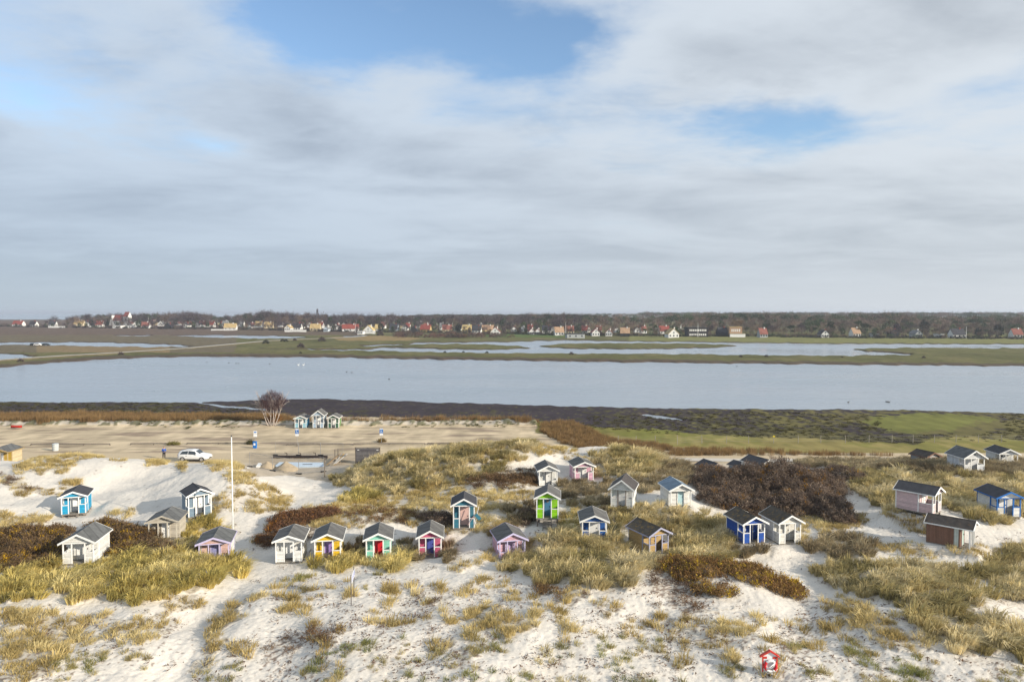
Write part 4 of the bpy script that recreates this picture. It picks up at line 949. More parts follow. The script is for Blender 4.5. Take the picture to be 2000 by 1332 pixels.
thicket('great brown leafless thicket on the dune between the white and the blue huts', [(1400,985,70,2.2,2.2,1.7),(1455,940,79,2.8,2.0,2.2),(1500,938,79.5,2.8,2.0,2.4),(1410,945,79,2.0,2.0,1.9),(1385,930,82.5,2.2,1.5,1.5),(1490,925,85,3,1.5,1.7),(1440,925,85,2.5,1.5,1.4),(1520,965,75,3.4,2.8,4.2),(1465,965,75,2.8,2.6,3.7),(1570,970,74.5,3.2,2.6,3.6),(1420,962,75,2.4,2.4,2.9),(1430,965,73,2.6,2.6,2.3),(1480,965,74,2.8,3.0,2.8),(1530,970,73.5,3.0,3.0,2.9),(1580,985,71,3.0,3.0,2.6),(1620,1000,68,2.2,2.6,2.0),(1600,965,76,3.0,3.2,2.3),(1440,975,69.5,2.6,2.2,1.7),(1545,985,69,2.6,2.4,2.2),(1375,955,76,2.0,2.4,1.5),(1640,1015,65.5,1.6,1.6,1.2),(1500,985,69,2.4,2,1.8)], BR, ((.32, .16, .02), .05), 24)
thicket('brown thicket with orange leaves beside the leftmost white hut', [(30,1085,57,2.4,2.0,1.2),(75,1080,57.5,2.2,2.0,1.3),(40,1060,60,2.6,2.2,1.3),(100,1050,61,1.8,2.0,1.1),(5,1105,54.5,2.0,1.5,1.0),(90,1100,55,1.0,1.0,.7)], BG, ((.42, .25, .015), .10), 30)
thicket('brown thicket with orange leaves between the white hut and the sunken beige hut', [(230,1050,61,2.0,1.8,1.3),(265,1055,60.5,2.0,1.8,1.2),(300,1068,58,1.6,1.3,1.0),(255,1075,57.5,1.9,1.4,.9),(205,1035,63,1.7,1.7,1.2),(325,1072,57.5,1.0,1.0,.8)], BG, ((.42, .25, .015), .12), 30)
thicket('reddish brown heath bush on the bank behind the white and yellow huts', [(585,1005,66,2.6,1.6,.9),(630,1005,66.5,2.0,1.5,.8),(560,1020,64,1.8,1.4,.6),(530,1040,62,1.4,1.2,.45)], [(.17, .085, .045), (.21, .12, .06), (.13, .075, .05)], ((.30, .13, .02), .10), 30)
thicket('low rust brown heath with yellow flecks below the ochre hut', [(1330,1105,53.5,2.0,1.6,.5),(1390,1120,52.5,2.4,1.9,.6),(1450,1135,51.5,2.3,1.9,.6),(1510,1140,51,2.0,1.6,.55),(1545,1148,50.5,1.2,1.2,.5),(1400,1155,49.5,1.8,1.2,.4),(1350,1130,51.5,1.5,1.2,.35)], [(.24, .135, .05), (.30, .19, .075), (.18, .105, .05)], ((.50, .34, .03), .14), 30)
thicket('dark brown bush between the great thicket and the marram grass', [(1600,925,83,2.2,2.0,1.4),(1640,930,82,2.4,2.0,1.5),(1560,915,86,2.4,2.0,1.2),(1670,945,79,1.4,1.6,1.0)], BR, ((.34, .19, .03), .06), 22)
thicket('dark scrub bush left of the teal hut', [(862,1015,65,1.1,1.1,1.0),(840,1012,66,1.3,1.0,.6)], BR, ((.2, .12, .05), .03), 26)
thicket('dark scrub bush left of the lime green hut', [(1030,1000,66.5,1.0,1.0,.8),(1022,1010,65,.9,.8,.5)], BR, ((.2, .12, .05), .03), 26)
thicket('dark heath strip left of the porch with black slats', [(1000,940,77,2.4,1.6,.6),(950,945,77,2.0,1.4,.5),(1030,938,77.5,1.2,1.2,.8)], [(.15, .095, .055), (.20, .13, .07)], ((.25, .17, .06), .05), 24)

# ------------------------------------------------------------------ reeds and marsh tufts
def reeds():
    shp = [np_mesh('reed_clump', *blades(60, .9, 1.0, 1.9, .12, .022, (.1, 0), 300 + i, .15), m_marram) for i in range(3)]
    N = 60000; Y = rng.uniform(104, 165, N); X = rng.uniform(-.84, .84, N) * Y; px, py = project(X, Y, 0 * X)
    jit = 4 * fbm(X / 6, Y / 6, 101, 3)
    d = np.zeros(N)
    d = np.maximum(d, 1.0 * inpoly(px, py + jit, [(-200,812),(200,813),(330,814),(560,817),(560,826),(440,825),(330,826),(225,828),(205,829),(150,829),(0,831),(-200,832)]))
    d = np.maximum(d, .55 * inpoly(px, py + jit, [(560,820),(700,824),(900,824),(1060,826),(1060,830),(560,824)]))
    d = np.maximum(d, .95 * inpoly(px, py + jit, [(1060,826),(1110,822),(1140,834),(1190,856),(1260,866),(1330,878),(1430,884),(1420,892),(1250,895),(1150,885),(1090,862),(1055,845)]))
    d = np.maximum(d, .45 * inpoly(px, py + jit, [(1330,874),(1480,880),(1700,888),(2050,893),(2050,899),(1500,893),(1380,890)]))
    s = (rng.uniform(0, 1, N) < d * .8); idx = np.nonzero(s)[0]; n = len(idx)
    z = np.array([ground_z(a, b) for a, b in zip(X[idx], Y[idx])])
    t = np.where(rng.uniform(0, 1, (n, 1)) < .5, np.array([[.30, .195, .085]]), np.array([[.235, .15, .07]])) * rng.uniform(.75, 1.25, (n, 1))
    rt = np.zeros((n, 3)); rt[:, 2] = rng.uniform(-1, 1, n)
    sc = rng.uniform(.5, .95, n); rightside = X[idx] > 3; sc[rightside] *= .62
    scatter('reed_bed', np.stack([X[idx], Y[idx], z], -1), rt, sc, rng.integers(0, 3, n), t, shp, 'tan dry reeds along the parking bank and the meadow edge', 'reeds')
    # dark tufts on mud and bank, meadow tufts
    N = 26000; Y = rng.uniform(104, 172, N); X = rng.uniform(-.84, .84, N) * Y; px, py = project(X, Y, 0 * X); d = np.zeros(N); jit = 4 * fbm(X / 5, Y / 5, 103, 3)
    mud_ = inpoly(px, py + jit, [(1130,838),(1350,848),(1560,858),(1800,868),(1830,858),(2050,865),(2050,812),(1950,806),(1960,840),(1880,850),(1780,848),(1720,838),(1720,812),(1500,803),(1150,812)])
    left_ = inpoly(px, py + jit, [(-100,786),(350,786),(500,800),(560,812),(-100,812)])
    bankm = inpoly(px, py + jit, [(225,827),(420,825),(560,832),(480,836),(220,834)]) | inpoly(px, py + jit, [(680,824),(1050,828),(1060,836),(690,832)])
    d = .30 * mud_ + .38 * left_ + .30 * bankm
    s = (rng.uniform(0, 1, N) < d); idx = np.nonzero(s)[0]; n = len(idx); z = np.array([ground_z(a, b) for a, b in zip(X[idx], Y[idx])])
    t = np.array([[.065, .058, .024]]) * rng.uniform(.5, 1.8, (n, 1)); t[bankm[idx]] *= np.array([1.5, 1.7, 1.6])
    rt = np.zeros((n, 3)); rt[:, 2] = rng.uniform(-3, 3, n); sc = np.repeat(rng.uniform(.7, 1.3, n)[:, None], 3, 1); sc[:, 2] *= .75
    scatter('marsh_tufts', np.stack([X[idx], Y[idx], z], -1), rt, sc, rng.integers(0, 3, n), t, low, 'dark tufts and seaweed heaps on the mudflat', 'marsh plants')
reeds()

# ------------------------------------------------------------------ causeway road and far things
def strip(name, pts, wid, zoff, mat, kind='structure'):
    V = []; T = []
    P_ = [at_z(a, b, .4) for a, b in pts]
    fine_ = []
    for a, b in zip(P_[:-1], P_[1:]):
        n = max(2, int((b - a).length / 6))
        fine_ += [a.lerp(b, i / n) for i in range(n)]
    fine_.append(P_[-1])
    for i, p in enumerate(fine_):
        d = (fine_[min(i + 1, len(fine_) - 1)] - fine_[max(i - 1, 0)]).normalized(); s = Vector((d.y, -d.x, 0))
        z = .75 + zoff
        for k, (o_, dz) in enumerate(((-wid / 2 - 2.5, -1.1), (-wid / 2, 0), (wid / 2, 0), (wid / 2 + 2.5, -1.1))): V.append((p.x + s.x * o_, p.y + s.y * o_, z + dz))
    for i in range(len(fine_) - 1):
        for k in range(3): a = i * 4 + k; T.append((a, a + 1, a + 5, a + 4))
    return V, T
V, T = strip('road', [(-300, 734), (0, 704), (120, 696), (240, 689), (370, 680.5), (450, 673), (520, 666.5), (580, 663.5), (640, 661.5), (700, 659)], 5.0, 0, None)
m_bank = pbr('causeway_bank', (.15, .12, .06), .95, .3, .4); m_gravel = pbr('gravel_road', (.36, .34, .31), .95, .12, .5)
top = [t for i, t in enumerate(T) if i % 3 == 1]; bank_ = [t for i, t in enumerate(T) if i % 3 != 1]
me_ = np_mesh('road', np.array(V), np.array(T), m_gravel); me_.materials.append(m_bank)
me_.polygons.foreach_set('material_index', [0 if i % 3 == 1 else 1 for i in range(len(T))])
tag(link('road', me_), kind='structure')
# sand track behind the dunes on the right
tv = []
for px, py in ((1290, 893), (1400, 895.5), (1500, 897), (1620, 894), (1740, 892), (1830, 893)):
    p = at_z(px, py, .3); tv.append((p.x, p.y))
V = []; T = []
for i, (x, y) in enumerate(tv): V += [(x, y - 1.2, ground_z(x, y - 1.2) + .06), (x, y + 1.2, ground_z(x, y + 1.2) + .06)]
for i in range(len(tv) - 1): T.append((2 * i, 2 * i + 2, 2 * i + 3, 2 * i + 1))
tag(link('path', np_mesh('path', np.array(V), np.array(T), pbr('path_sand', (.50, .46, .40), .95, .1, 1.0))), kind='structure')

# ------------------------------------------------------------------ trees
m_leafI = pbr('wood_twigs', (1, 1, 1), .95, .2, .5, None, 0, .05, tint_attr=('tint', 'INSTANCER'), translucent=.1)
m_leafG = pbr('tree_twigs', (1, 1, 1), .95, .2, .5, None, 0, .05, tint_attr=('Col', 'GEOMETRY'), translucent=.1)
m_bark = pbr('bark', (.12, .09, .08), .95, .25, 2)
def crown(kind, seed, n=260):
    """unit tree 1 m tall: crown pieces as small faces through the volume"""
    g = np.random.default_rng(seed); V = []; T = []
    def tri(c, d, w):
        k = len(V); q = g.normal(0, 1, 3); q /= np.linalg.norm(q); V.extend([c - q * w, c + q * w, c + d]); T.append((k, k + 1, k + 2))
    cl = [np.array([g.normal(0, .15), g.normal(0, .15), g.uniform(.45, .85)]) for _ in range(9)]
    for i in range(n):
        if kind == 'bare':
            c0 = cl[i % 9]; c = c0 + g.normal(0, .085, 3); d = np.array([c[0] * .5, c[1] * .5, .12]) * g.uniform(.3, 1.0) + g.normal(0, .03, 3); tri(c, d, .014)
        elif kind == 'pine':
            c0 = cl[i % 9] * np.array([1.0, 1.0, .45]) + np.array([0, 0, .48]); c = c0 + g.normal(0, 1, 3) * np.array([.065, .065, .035]); tri(c, g.normal(0, .05, 3), .035)
        elif kind == 'dense':
            u = g.normal(0, 1, 3); u /= np.linalg.norm(u); c = u * np.array([.30, .30, .42]) * g.uniform(.6, 1) + np.array([0, 0, .52]); tri(c, g.normal(0, .06, 3), .045)
        elif kind == 'poplar':
            z = g.uniform(.12, 1); r = .10 * math.sin(min(1, z * 1.3) * math.pi * .9) + .02; a = g.uniform(0, 6.28); tri(np.array([r * math.cos(a), r * math.sin(a), z]), np.array([0, 0, .08]), .018)
        elif kind == 'shrub':
            u = g.normal(0, 1, 3); u /= np.linalg.norm(u); u[2] = abs(u[2]); c = u * np.array([.75, .75, .9]) * g.uniform(.5, 1.05); tri(c, u * .15 + g.normal(0, .05, 3), .06)
    return np.array(V), np.array(T)
def trunk_np(h=.6, r=.018):
    b = MB().tube([(0, 0, 0), (.01, 0, h * .5), (0, .01, h)], [r, r * .8, r * .4], 5, False)
    for a in (0, 2.1, 4.2): b.tube([(0, 0, h * .55), (.12 * math.cos(a), .12 * math.sin(a), h + .12)], [r * .5, r * .15], 4, False)
    return b
def merge(a, b): return np.concatenate([a[0], b[0]]), np.concatenate([a[1], b[1] + len(a[0])])
def quadtri(mb):
    T = []
    for f in mb.f: T += [(f[0], f[i], f[i + 1]) for i in range(1, len(f) - 1)]
    return np.array(mb.v), np.array(T)
shapes = []; KS = ['bare'] * 5 + ['pine'] * 3 + ['dense'] * 2 + ['poplar'] + ['shrub'] * 2
for i, k in enumerate(KS):
    c_ = crown(k, 500 + i, {'bare': 330, 'pine': 260, 'dense': 300, 'poplar': 220, 'shrub': 180}[k])
    if k not in ('shrub',): c_ = merge(c_, quadtri(trunk_np(.6 if k != 'pine' else .7, .012)))
    shapes.append(np_mesh('wood_tree', *c_, m_leafI))
KIDX = {k: [i for i, q in enumerate(KS) if q == k] for k in set(KS)}
SKY = [(-300,624),(0,625),(40,624),(100,621),(140,617),(170,614),(200,613),(250,613),(320,610),(380,609),(400,613),(430,617),(470,612),(510,607),(560,610),(600,611),(640,613),(700,612),(720,615),(760,613),(800,617),(850,615),(900,615),(950,616),(1000,614),(1060,612),(1100,613),(1150,614),(1200,617),(1280,617),(1300,613),(1350,612),(1450,610),(1550,612),(1650,612),(1735,609),(1760,614),(1850,616),(2000,614),(2300,614)]
VB = [(-300,640),(0,639),(120,641),(260,642),(400,643),(560,645),(700,647),(800,648),(960,650),(1100,653),(1200,653),(1320,655),(1450,655),(1600,657),(1750,658),(1900,659),(2300,660)]   # village front line
def wood():
    P_, R_, S_, I_, T_ = [], [], [], [], []
    def add(px, Y, h, kind, tint, wide=1.0):
        p = at_y(px, 640, Y); z = ground_z(p.x, Y); z = max(z, .3)
        P_.append((p.x, Y, z)); R_.append((0, 0, rnd.uniform(0, 6.28))); S_.append((h * wide, h * wide, h)); I_.append(rnd.choice(KIDX[kind])); T_.append(tint)
    def bare_tint(px):
        r = rnd.random(); b = (.105, .080, .080) if r < .5 else (.085, .066, .072) if r < .8 else (.16, .115, .085)
        if px > 1150: b = (.21, .15, .115) if rnd.random() < .6 else (.15, .12, .10)
        f = rnd.uniform(.5, 1.15); return tuple(q * f for q in b)
    def green(px): f = rnd.uniform(.5, 1.15) * (1.35 if px > 1150 else 1); return (.055 * f, .075 * f, .035 * f)
    px = -260.0
    while px < 2280:
        base = float(np.interp(px, *zip(*VB))); sky = float(np.interp(px, *zip(*SKY)))
        Y0 = at_z(1000, base, 1.2).y
        for layer, (dy0, dy1, lo, hi) in enumerate(((6, 40, .28, .5), (35, 90, .42, .72), (80, 180, .55, .85), (160, 300, .8, 1.0), (280, 450, .9, 1.0))):
            for _ in range((2, 1, 2, 3, 3)[layer]):
                q = px + rnd.uniform(0, 11); Y = Y0 + rnd.uniform(dy0, dy1)
                H = CAMZ - Y * (sky + rnd.uniform(-2.0, 4.5) - 609) / F - 1.6; H = max(H, 5)
                k = 'bare'
                r = rnd.random()
                if q > 1040 and layer >= 3 and r < .6: k = 'pine'
                elif q > 1250 and r < .30: k = 'pine' if r < .2 else 'dense'
                elif r < .16: k = 'dense'
                if q < 130 and layer > 1: continue
                h = H * rnd.uniform(lo, hi)
                if layer == 0 and rnd.random() < .2 : continue
                add(q, Y, h, k, green(q) if k in ('pine', 'dense') else bare_tint(q), rnd.uniform(.75, 1.15))
        for _ in range(3):
            add(px + rnd.uniform(0, 11), Y0 + rnd.uniform(-14, 4), rnd.uniform(1.2, 2.6), 'shrub', (.035, .034, .03), 1.3)
        if rnd.random() < .3: add(px + rnd.uniform(0, 11), Y0 + rnd.uniform(-10, 2), rnd.uniform(3.5, 8), rnd.choice(('bare', 'bare', 'dense')), bare_tint(px), 1.0)
        for _ in range(2):
            add(px + rnd.uniform(0, 11), Y0 + rnd.uniform(-6, 30), rnd.uniform(1.6, 3.6), 'shrub', bare_tint(px) if rnd.random() < .6 else green(px), 1.1)
        px += 11
    for i in range(900):                                   # forest running to the horizon on the right
        q = rnd.uniform(800, 2250); Y = rnd.uniform(1300, 2800) if q > 1150 else rnd.uniform(1200, 1700)
        add(q, Y, rnd.uniform(15, 19.5) if q > 1250 else rnd.uniform(11, 15), 'pine' if rnd.random() < .7 else 'bare', green(q) if rnd.random() < .6 else bare_tint(q), 1.5)
    for i in range(130):                                   # brush between meadow and gardens
        q = rnd.uniform(770, 1000); add(q, at_z(q, rnd.uniform(652, 660), .4).y, rnd.uniform(2, 4), 'shrub', (.13 * rnd.uniform(.7, 1.2), .085, .07), 1.2)
    scatter('village_wood', np.array(P_), np.array(R_), np.array(S_), np.array(I_), np.array(T_), shapes, 'leafless purple brown trees and dark pines in and behind the village', 'wood')
wood()
_tm = {}
def tree(px, py, hpx, kind, tint, label, name='garden_tree', wide=1.0, zg=None):
    p = at_z(px, py, .6 if zg is None else zg); z = ground_z(p.x, p.y) if zg is None else zg; z = max(z, .2) if zg is None else z
    h = hpx * p.y / F
    key = (kind, tint)
    if key not in _tm:
        v, t = crown(kind, 900 + len(_tm), 420); _tm[key] = np_mesh('crown', v, t, m_leafG, np.repeat(np.array([tint]), len(v), 0) * np.random.default_rng(3).uniform(.7, 1.3, (len(v), 1)))
    if 'trunk' not in _tm: _tm['trunk'] = trunk_np().mesh('trunk', m_bark)
    o = empty(name, (p.x, p.y, z - .1), rnd.uniform(0, 6)); o.scale = (h * wide, h * wide, h)
    link('crown', _tm[key], o); link('trunk', _tm['trunk'], o); tag(o, label, 'tree' if name != 'shrub' else 'shrub', 'single trees of the village' if name != 'shrub' else 'shrubs on the marsh')
DK = (.030, .034, .028); BRN = (.085, .062, .062); PUR = (.075, .055, .062)
for a in ((993,645,16,'dense',DK,'dark round evergreen beside the tall white gable at mid village'),(1027,646,14,'dense',DK,'dark round evergreen left of the pair of red roofed white gables'),(1089,648,16,'dense',DK,'broad dark evergreen behind the low orange roofed house'),
          (895,650,20,'dense',DK,'pointed black evergreen beside the pale cream houses'),(744,649,20,'dense',DK,'big black evergreen right of the thatched white house'),(620,634,28,'poplar',BRN,'single tall poplar rising above the wood left of centre'),
          (209,641,14,'dense',DK,'dark evergreen standing between church nave and church tower'),(103,639,22,'bare',BRN,'thin bare tree with tall stem left of the church'),(142,638,20,'bare',BRN,'bare round tree left of the church nave'),
          (172,634,20,'dense',PUR,'dark bushy tree directly left of the church nave'),(1622,655,30,'dense',(.04,.05,.03),'dark pine beside the white house with black roof'),(1690,655,26,'pine',(.045,.055,.03),'spreading pine right of the orange roofed white villa'),
          (1752,656,28,'dense',PUR,'dark tree behind the black A frame house'),(1805,655,32,'dense',DK,'dark spreading oak behind the grey gabled house'),(1838,657,24,'bare',BRN,'bare wide tree right of the grey gabled house'),
          (1910,660,22,'dense',DK,'dark wind bent tree right of the tall black roofed house'),(1950,660,30,'dense',DK,'largest dark round tree near the right edge'),(1935,662,20,'bare',BRN,'bare tree in front of the largest dark round tree'),
          (1505,656,26,'bare',PUR,'purple bare tree beside the small red roofed house'),(1566,656,28,'bare',PUR,'purple bare tree alone right of centre right gardens'),(1388,655,24,'bare',BRN,'rounded bare tree right of the black timber house'),
          (1545,656,24,'pine',(.04,.05,.03),'dark pine between two purple bare trees'),(1440,652,30,'bare',(.2,.13,.07),'golden brown tree towering behind the orange villa'),(655,634,20,'bare',BRN,'fine bare tree above the dark roofed white gable'),(490,636,12,'dense',PUR,'dark bush tree beside the tiny white gable')):
    tree(*a)
for a in ((519,671,9,'round black shrub on the left shoulder of the causeway road'),(552,666,6,'left one of two small dark shrubs beyond the causeway road'),(559,666,5.5,'right one of two small dark shrubs beyond the causeway road'),(576,665,5.5,'small dark shrub by the water beyond the causeway road'),
          (588,678,10,'broad brown shrub below the causeway road'),(629,666,10,'dark shrub clump where the causeway road ends'),(587,689,4,'tiny dark bush on the grassy spit'),(236,692,7,'bare brown bush on the causeway bank'),(40,705,8,'long low brown bush at the left end of the causeway'),
          (869,688,4,'tiny pine bush beside the bare sand patch on the spit'),(905,688,4,'small dark bush on the spit right of the sand patch'),(951,688,4.5,'solitary dark bush on the spit left of the lagoon mouth'),(1116,691,6,'flat dark bush on the spit below the long island'),(1447,696,5,'row of low bushes on the spit right of the long island'),
          (1497,696,5,'little dark bush on the spit left of the right island'),(1804,698,5,'small black bush on the right grassy island'),(1645,697,3,'flat tuft at the tip of the right island'),(743,655,9,'big purple bush at the left of the brushwood'),(790,657,8,'big reddish bush before the reed corner')):
    tree(a[0], a[1], a[2], 'shrub', PUR if rnd.random() < .6 else DK, a[3], 'shrub', 1.0)

# ------------------------------------------------------------------ village houses
HC = {'w': (.66, .66, .64), 'c': (.58, .50, .34), 'y': (.50, .38, .18), 'k': (.035, .033, .035), 'g': (.34, .36, .36), 'o': (.38, .25, .16), 'b': (.45, .52, .58), 't': (.42, .31, .15), 'r': (.24, .065, .05), 'R': (.25, .10, .078), 'n': (.05, .05, .058), 'G': (.18, .18, .18), 'e': (.12, .17, .13)}
def hm(c, r=False): return pbr(('roof_tiles_' if r else 'render_') + c, HC[c], .85, .15 if not r else .25, .8, ('v', .5) if r else None, .0, .2)
def house(px, py, wpx, typ, wall, roof, label, wh=3.0, rh=None, yaw=None, deep=None, win=3, gc=None, cat='house', name='village_house'):
    p = at_z(px, py, 1.0); k = p.y / F; w = wpx * k * (.88 if name == 'village_house' else 1); z = max(ground_z(p.x, p.y), .4)
    o = empty(name, (p.x, p.y, z), R(yaw if yaw is not None else rnd.uniform(-9, 9))); tag(o, label, cat, 'houses of the village')
    d = deep or (7.5 if typ == 'e' else 10); w2 = w / 2
    rh = rh or (4.2 if typ == 'e' else w * .48)
    wm, rm = hm(wall), hm(roof, True)
    if typ == 'f':
        MB().box(-w2, w2, 0, d, -1, wh).build('wall', wm, o); MB().box(-w2 - .3, w2 + .3, -.3, d + .3, wh, wh + .4).build('roof', rm, o)
    elif typ == 'g':
        MB().prism([(-w2, -1), (w2, -1), (w2, wh), (0, wh + rh), (-w2, wh)], 0, d).build('wall', wm, o)
        for s in (-1, 1):
            q = [(s * (w2 + .4), wh - .4 * rh / w2), (0, wh + rh), (0, wh + rh + .3), (s * (w2 + .4), wh - .4 * rh / w2 + .3)]
            MB().prism(q if s < 0 else [q[1], q[0], q[3], q[2]], -.25, d + .3).build('roof_slope', rm, o)
    else:
        V = [(-w2, 0, -1), (w2, 0, -1), (w2, d, -1), (-w2, d, -1), (-w2, 0, wh), (w2, 0, wh), (w2, d, wh), (-w2, d, wh), (-w2, d / 2, wh + rh), (w2, d / 2, wh + rh)]
        m = MB(); m.v = V; m.f = [(0, 1, 5, 4), (2, 3, 7, 6), (1, 2, 6, 9, 5), (3, 0, 4, 8, 7), (3, 2, 1, 0)]; m.build('wall', wm if not gc else hm(gc), o)
        for s in (0, 1):
            y0, y1 = (-.4, d / 2) if s == 0 else (d + .4, d / 2); za = wh - .4 * rh / (d / 2)
            m = MB(); m.v = [(-w2 - .3, y0, za), (w2 + .3, y0, za), (w2 + .3, y1, wh + rh), (-w2 - .3, y1, wh + rh), (-w2 - .3, y0, za + .3), (w2 + .3, y0, za + .3), (w2 + .3, y1, wh + rh + .3), (-w2 - .3, y1, wh + rh + .3)]
            m.f = [(0, 1, 2, 3), (7, 6, 5, 4), (0, 4, 5, 1), (1, 5, 6, 2), (2, 6, 7, 3), (3, 7, 4, 0)]; m.build('roof_slope', rm, o)
    if typ != 'f': MB().box(w * .18, w * .18 + .8, d * .42, d * .42 + .8, wh + rh * .55, wh + rh + 1.0).build('chimney', hm('w' if roof != 'n' else 'r'), o)
    for i in range(win):
        x = -w2 + w * (i + .5) / win
        MB().box(x - .55, x + .55, -.06, -.005, .9, 2.2).build('window', m_glass, o)
    if typ == 'g' and wh + rh > 5.5: MB().box(-.5, .5, -.06, -.005, wh + .4, wh + 1.5).build('window', m_glass, o)
    return o
for a in (
 (33,639,22,'e','w','r','long low red roofed house at the far left end of the village'),(62,640,14,'e','w','n','dark roofed cottage right of the long low red roofed house'),(101,640,14,'e','w','n','low white house above the long white wall at the left'),
 (153,638,20,'e','c','t','house with yellowish thatch left below the church'),(172,640,10,'g','w','n','small white gable with black roof left below the church'),(193,640,14,'e','w','r','red roofed white cottage in front of the church nave'),
 (228,642,18,'f','w','n','white two storey flat house below the church tower'),(253,642,18,'f','w','G','long white flat roofed house right of the church'),(271,640,9,'g','w','n','narrow white gable beside the long flat roofed house'),
 (283,642,16,'e','w','R','white house with bright red roof right of the church'),(296,636,9,'g','c','t','cream gable behind the bright red roof'),(320,634,17,'e','c','o','house with orange roof standing high behind gardens'),
 (327,643,14,'g','k','n','black gabled house with white trim in dark bushes'),(361,641,10,'g','w','n','white gable in dark bushes, left of a pair'),(385,640,11,'g','w','n','white gable in dark bushes, right of a pair'),
 (408,640,20,'e','w','r','red roofed house with cream gable wall'),(436,639,14,'e','w','r','red roof behind the cream gable house'),(449,645,26,'e','w','t','wide white house with pale thatch and long white wall'),
 (487,643,7,'g','w','n','tiny white gable left of the tan thatched row'),(504,641,14,'e','g','t','tan thatched house, left one of the row'),(524,642,18,'e','c','t','tan thatched house, right one of the row'),(546,640,10,'e','w','n','dark roofed house behind white wall'),
 (561,646,13,'g','w','t','white gable with tan thatch at the end of the long white wall'),(579,645,18,'e','w','n','black roofed white house right of the tan thatched gable'),(592,636,15,'e','c','R','orange red roof showing above the black roofs'),
 (615,646,22,'e','c','t','broad thatched house with cream wall at left centre'),(636,647,10,'g','b','G','pale blue gable at left centre'),(656,645,16,'g','w','n','white gable under black roof beside the pale blue gable'),
 (684,647,36,'e','w','r','longest red roof of the village'),(703,652,12,'f','w','G','white flat annexe right below the longest red roof'),(719,650,22,'g','w','y','large white gable with straw yellow roof'),(738,647,14,'e','w','y','straw roofed wing right of the large white gable'),
 (768,646,18,'e','b','n','dark roofed grey blue house left of centre'),(790,646,13,'g','w','n','white gable under steep black roof left of centre'),(808,649,14,'g','k','n','black A frame house with white edges'),
 (830,648,22,'e','y','r','red roofed house with yellow gable at centre left'),(873,648,20,'e','c','R','cream house with short red roof at centre left'),(889,646,10,'g','e','G','grey green gable at centre left'),
 (911,648,20,'e','y','y','long yellow house with straw roof at centre'),(930,650,20,'e','w','n','low dark red brown house between two yellow houses'),(953,649,26,'e','y','o','long yellow orange roofed house at centre'),(967,653,20,'g','w','R','largest white gable with orange red roof at centre'),
 (1004,647,10,'g','w','n','tall narrow white gable right of the round evergreen'),(1039,652,12,'g','w','R','white gable with orange roof, left one of two joined'),(1050,652,11,'g','w','R','white gable with orange roof, right one of two joined'),
 (1068,650,20,'e','w','n','black roofed house with white gable end right of the two joined gables'),(1093,654,20,'e','w','o','low white house with orange roof by the meadow'),(1113,651,19,'e','c','R','red roofed house right of the low orange roofed house'),
 (1125,659,40,'f','g','n','row of low dark boat sheds by the lagoon'),(1142,650,12,'e','w','r','red roof behind the dark boat sheds'),(1164,655,17,'g','w','R','white gable with one black half and orange roof'),(1189,655,14,'g','w','R','white gable with orange roof right of the half black gable'),
 (1221,656,20,'e','k','o','black house with bright orange roof'),(1283,646,11,'g','w','G','white gable behind the modern red roofed house'),(1299,651,22,'e','w','r','modern white house with flat red roof'),(1316,658,24,'g','w','t','big white gable with rust tan roof by the meadow'),
 (1332,644,15,'g','w','G','white gable standing high behind the big white gable'),(1413,656,20,'e','k','n','black timber house left of the orange villa'),(1492,658,17,'e','g','R','small red roofed house with white windows in bare trees'),
 (1584,645,12,'e','c','R','orange roof deep among the right hand trees'),(1612,658,16,'g','w','n','white house with black roof right of the dark pine'),(1626,644,9,'e','w','R','small orange roof behind the dark pine'),(1674,657,17,'e','w','o','white villa with orange roof in the right hand trees'),
 (1711,657,12,'f','g','n','low dark shed among the right hand bushes'),(1749,656,15,'g','k','n','black A frame house among the right hand trees'),(1795,658,15,'g','g','G','grey gabled house among the right hand trees'),(1841,658,8,'f','w','G','small white flat shed right of the grey gabled house'),
 (1874,659,28,'e','w','n','tall black roofed white house at far right'),(1989,659,20,'e','w','R','red roofed white house at the right edge')):
    house(*a)
for q, lm in ((150,'yellowish thatch below the church'),(250,'long white flat roofed house'),(300,'bright red roof right of the church'),(345,'black gabled house in dark bushes'),(372,'pair of white gables in dark bushes'),(420,'red roofed house with cream gable wall'),(470,'wide thatched white house'),(510,'row of tan thatched houses'),(570,'white gable with tan thatch'),(605,'broad thatched house'),(645,'pale blue gable'),(672,'longest red roof of the village'),(728,'large white gable with straw yellow roof'),(780,'dark roofed grey blue house'),(818,'black A frame house with white edges'),(850,'red roofed house with yellow gable'),(882,'grey green gable'),(920,'long yellow house with straw roof'),(985,'largest white gable at centre'),(1020,'tall narrow white gable'),(1080,'black roofed house with white gable end'),(1150,'dark boat sheds'),(1205,'half black gable'),(1245,'black house with bright orange roof')):
    house(q, float(np.interp(q, *zip(*VB))) - rnd.uniform(4, 8), rnd.uniform(8, 13), rnd.choice('gge'), rnd.choice('wwwc'), rnd.choice('nnnGrR'), 'pale house half hidden behind the ' + lm, win=1)
    house(q + rnd.uniform(12, 20), float(np.interp(q, *zip(*VB))) - rnd.uniform(2.5, 5), rnd.uniform(9, 14), rnd.choice('gee'), rnd.choice('wwwb'), rnd.choice('nGrRr'), 'pale house standing back to the right of the ' + lm, win=2)
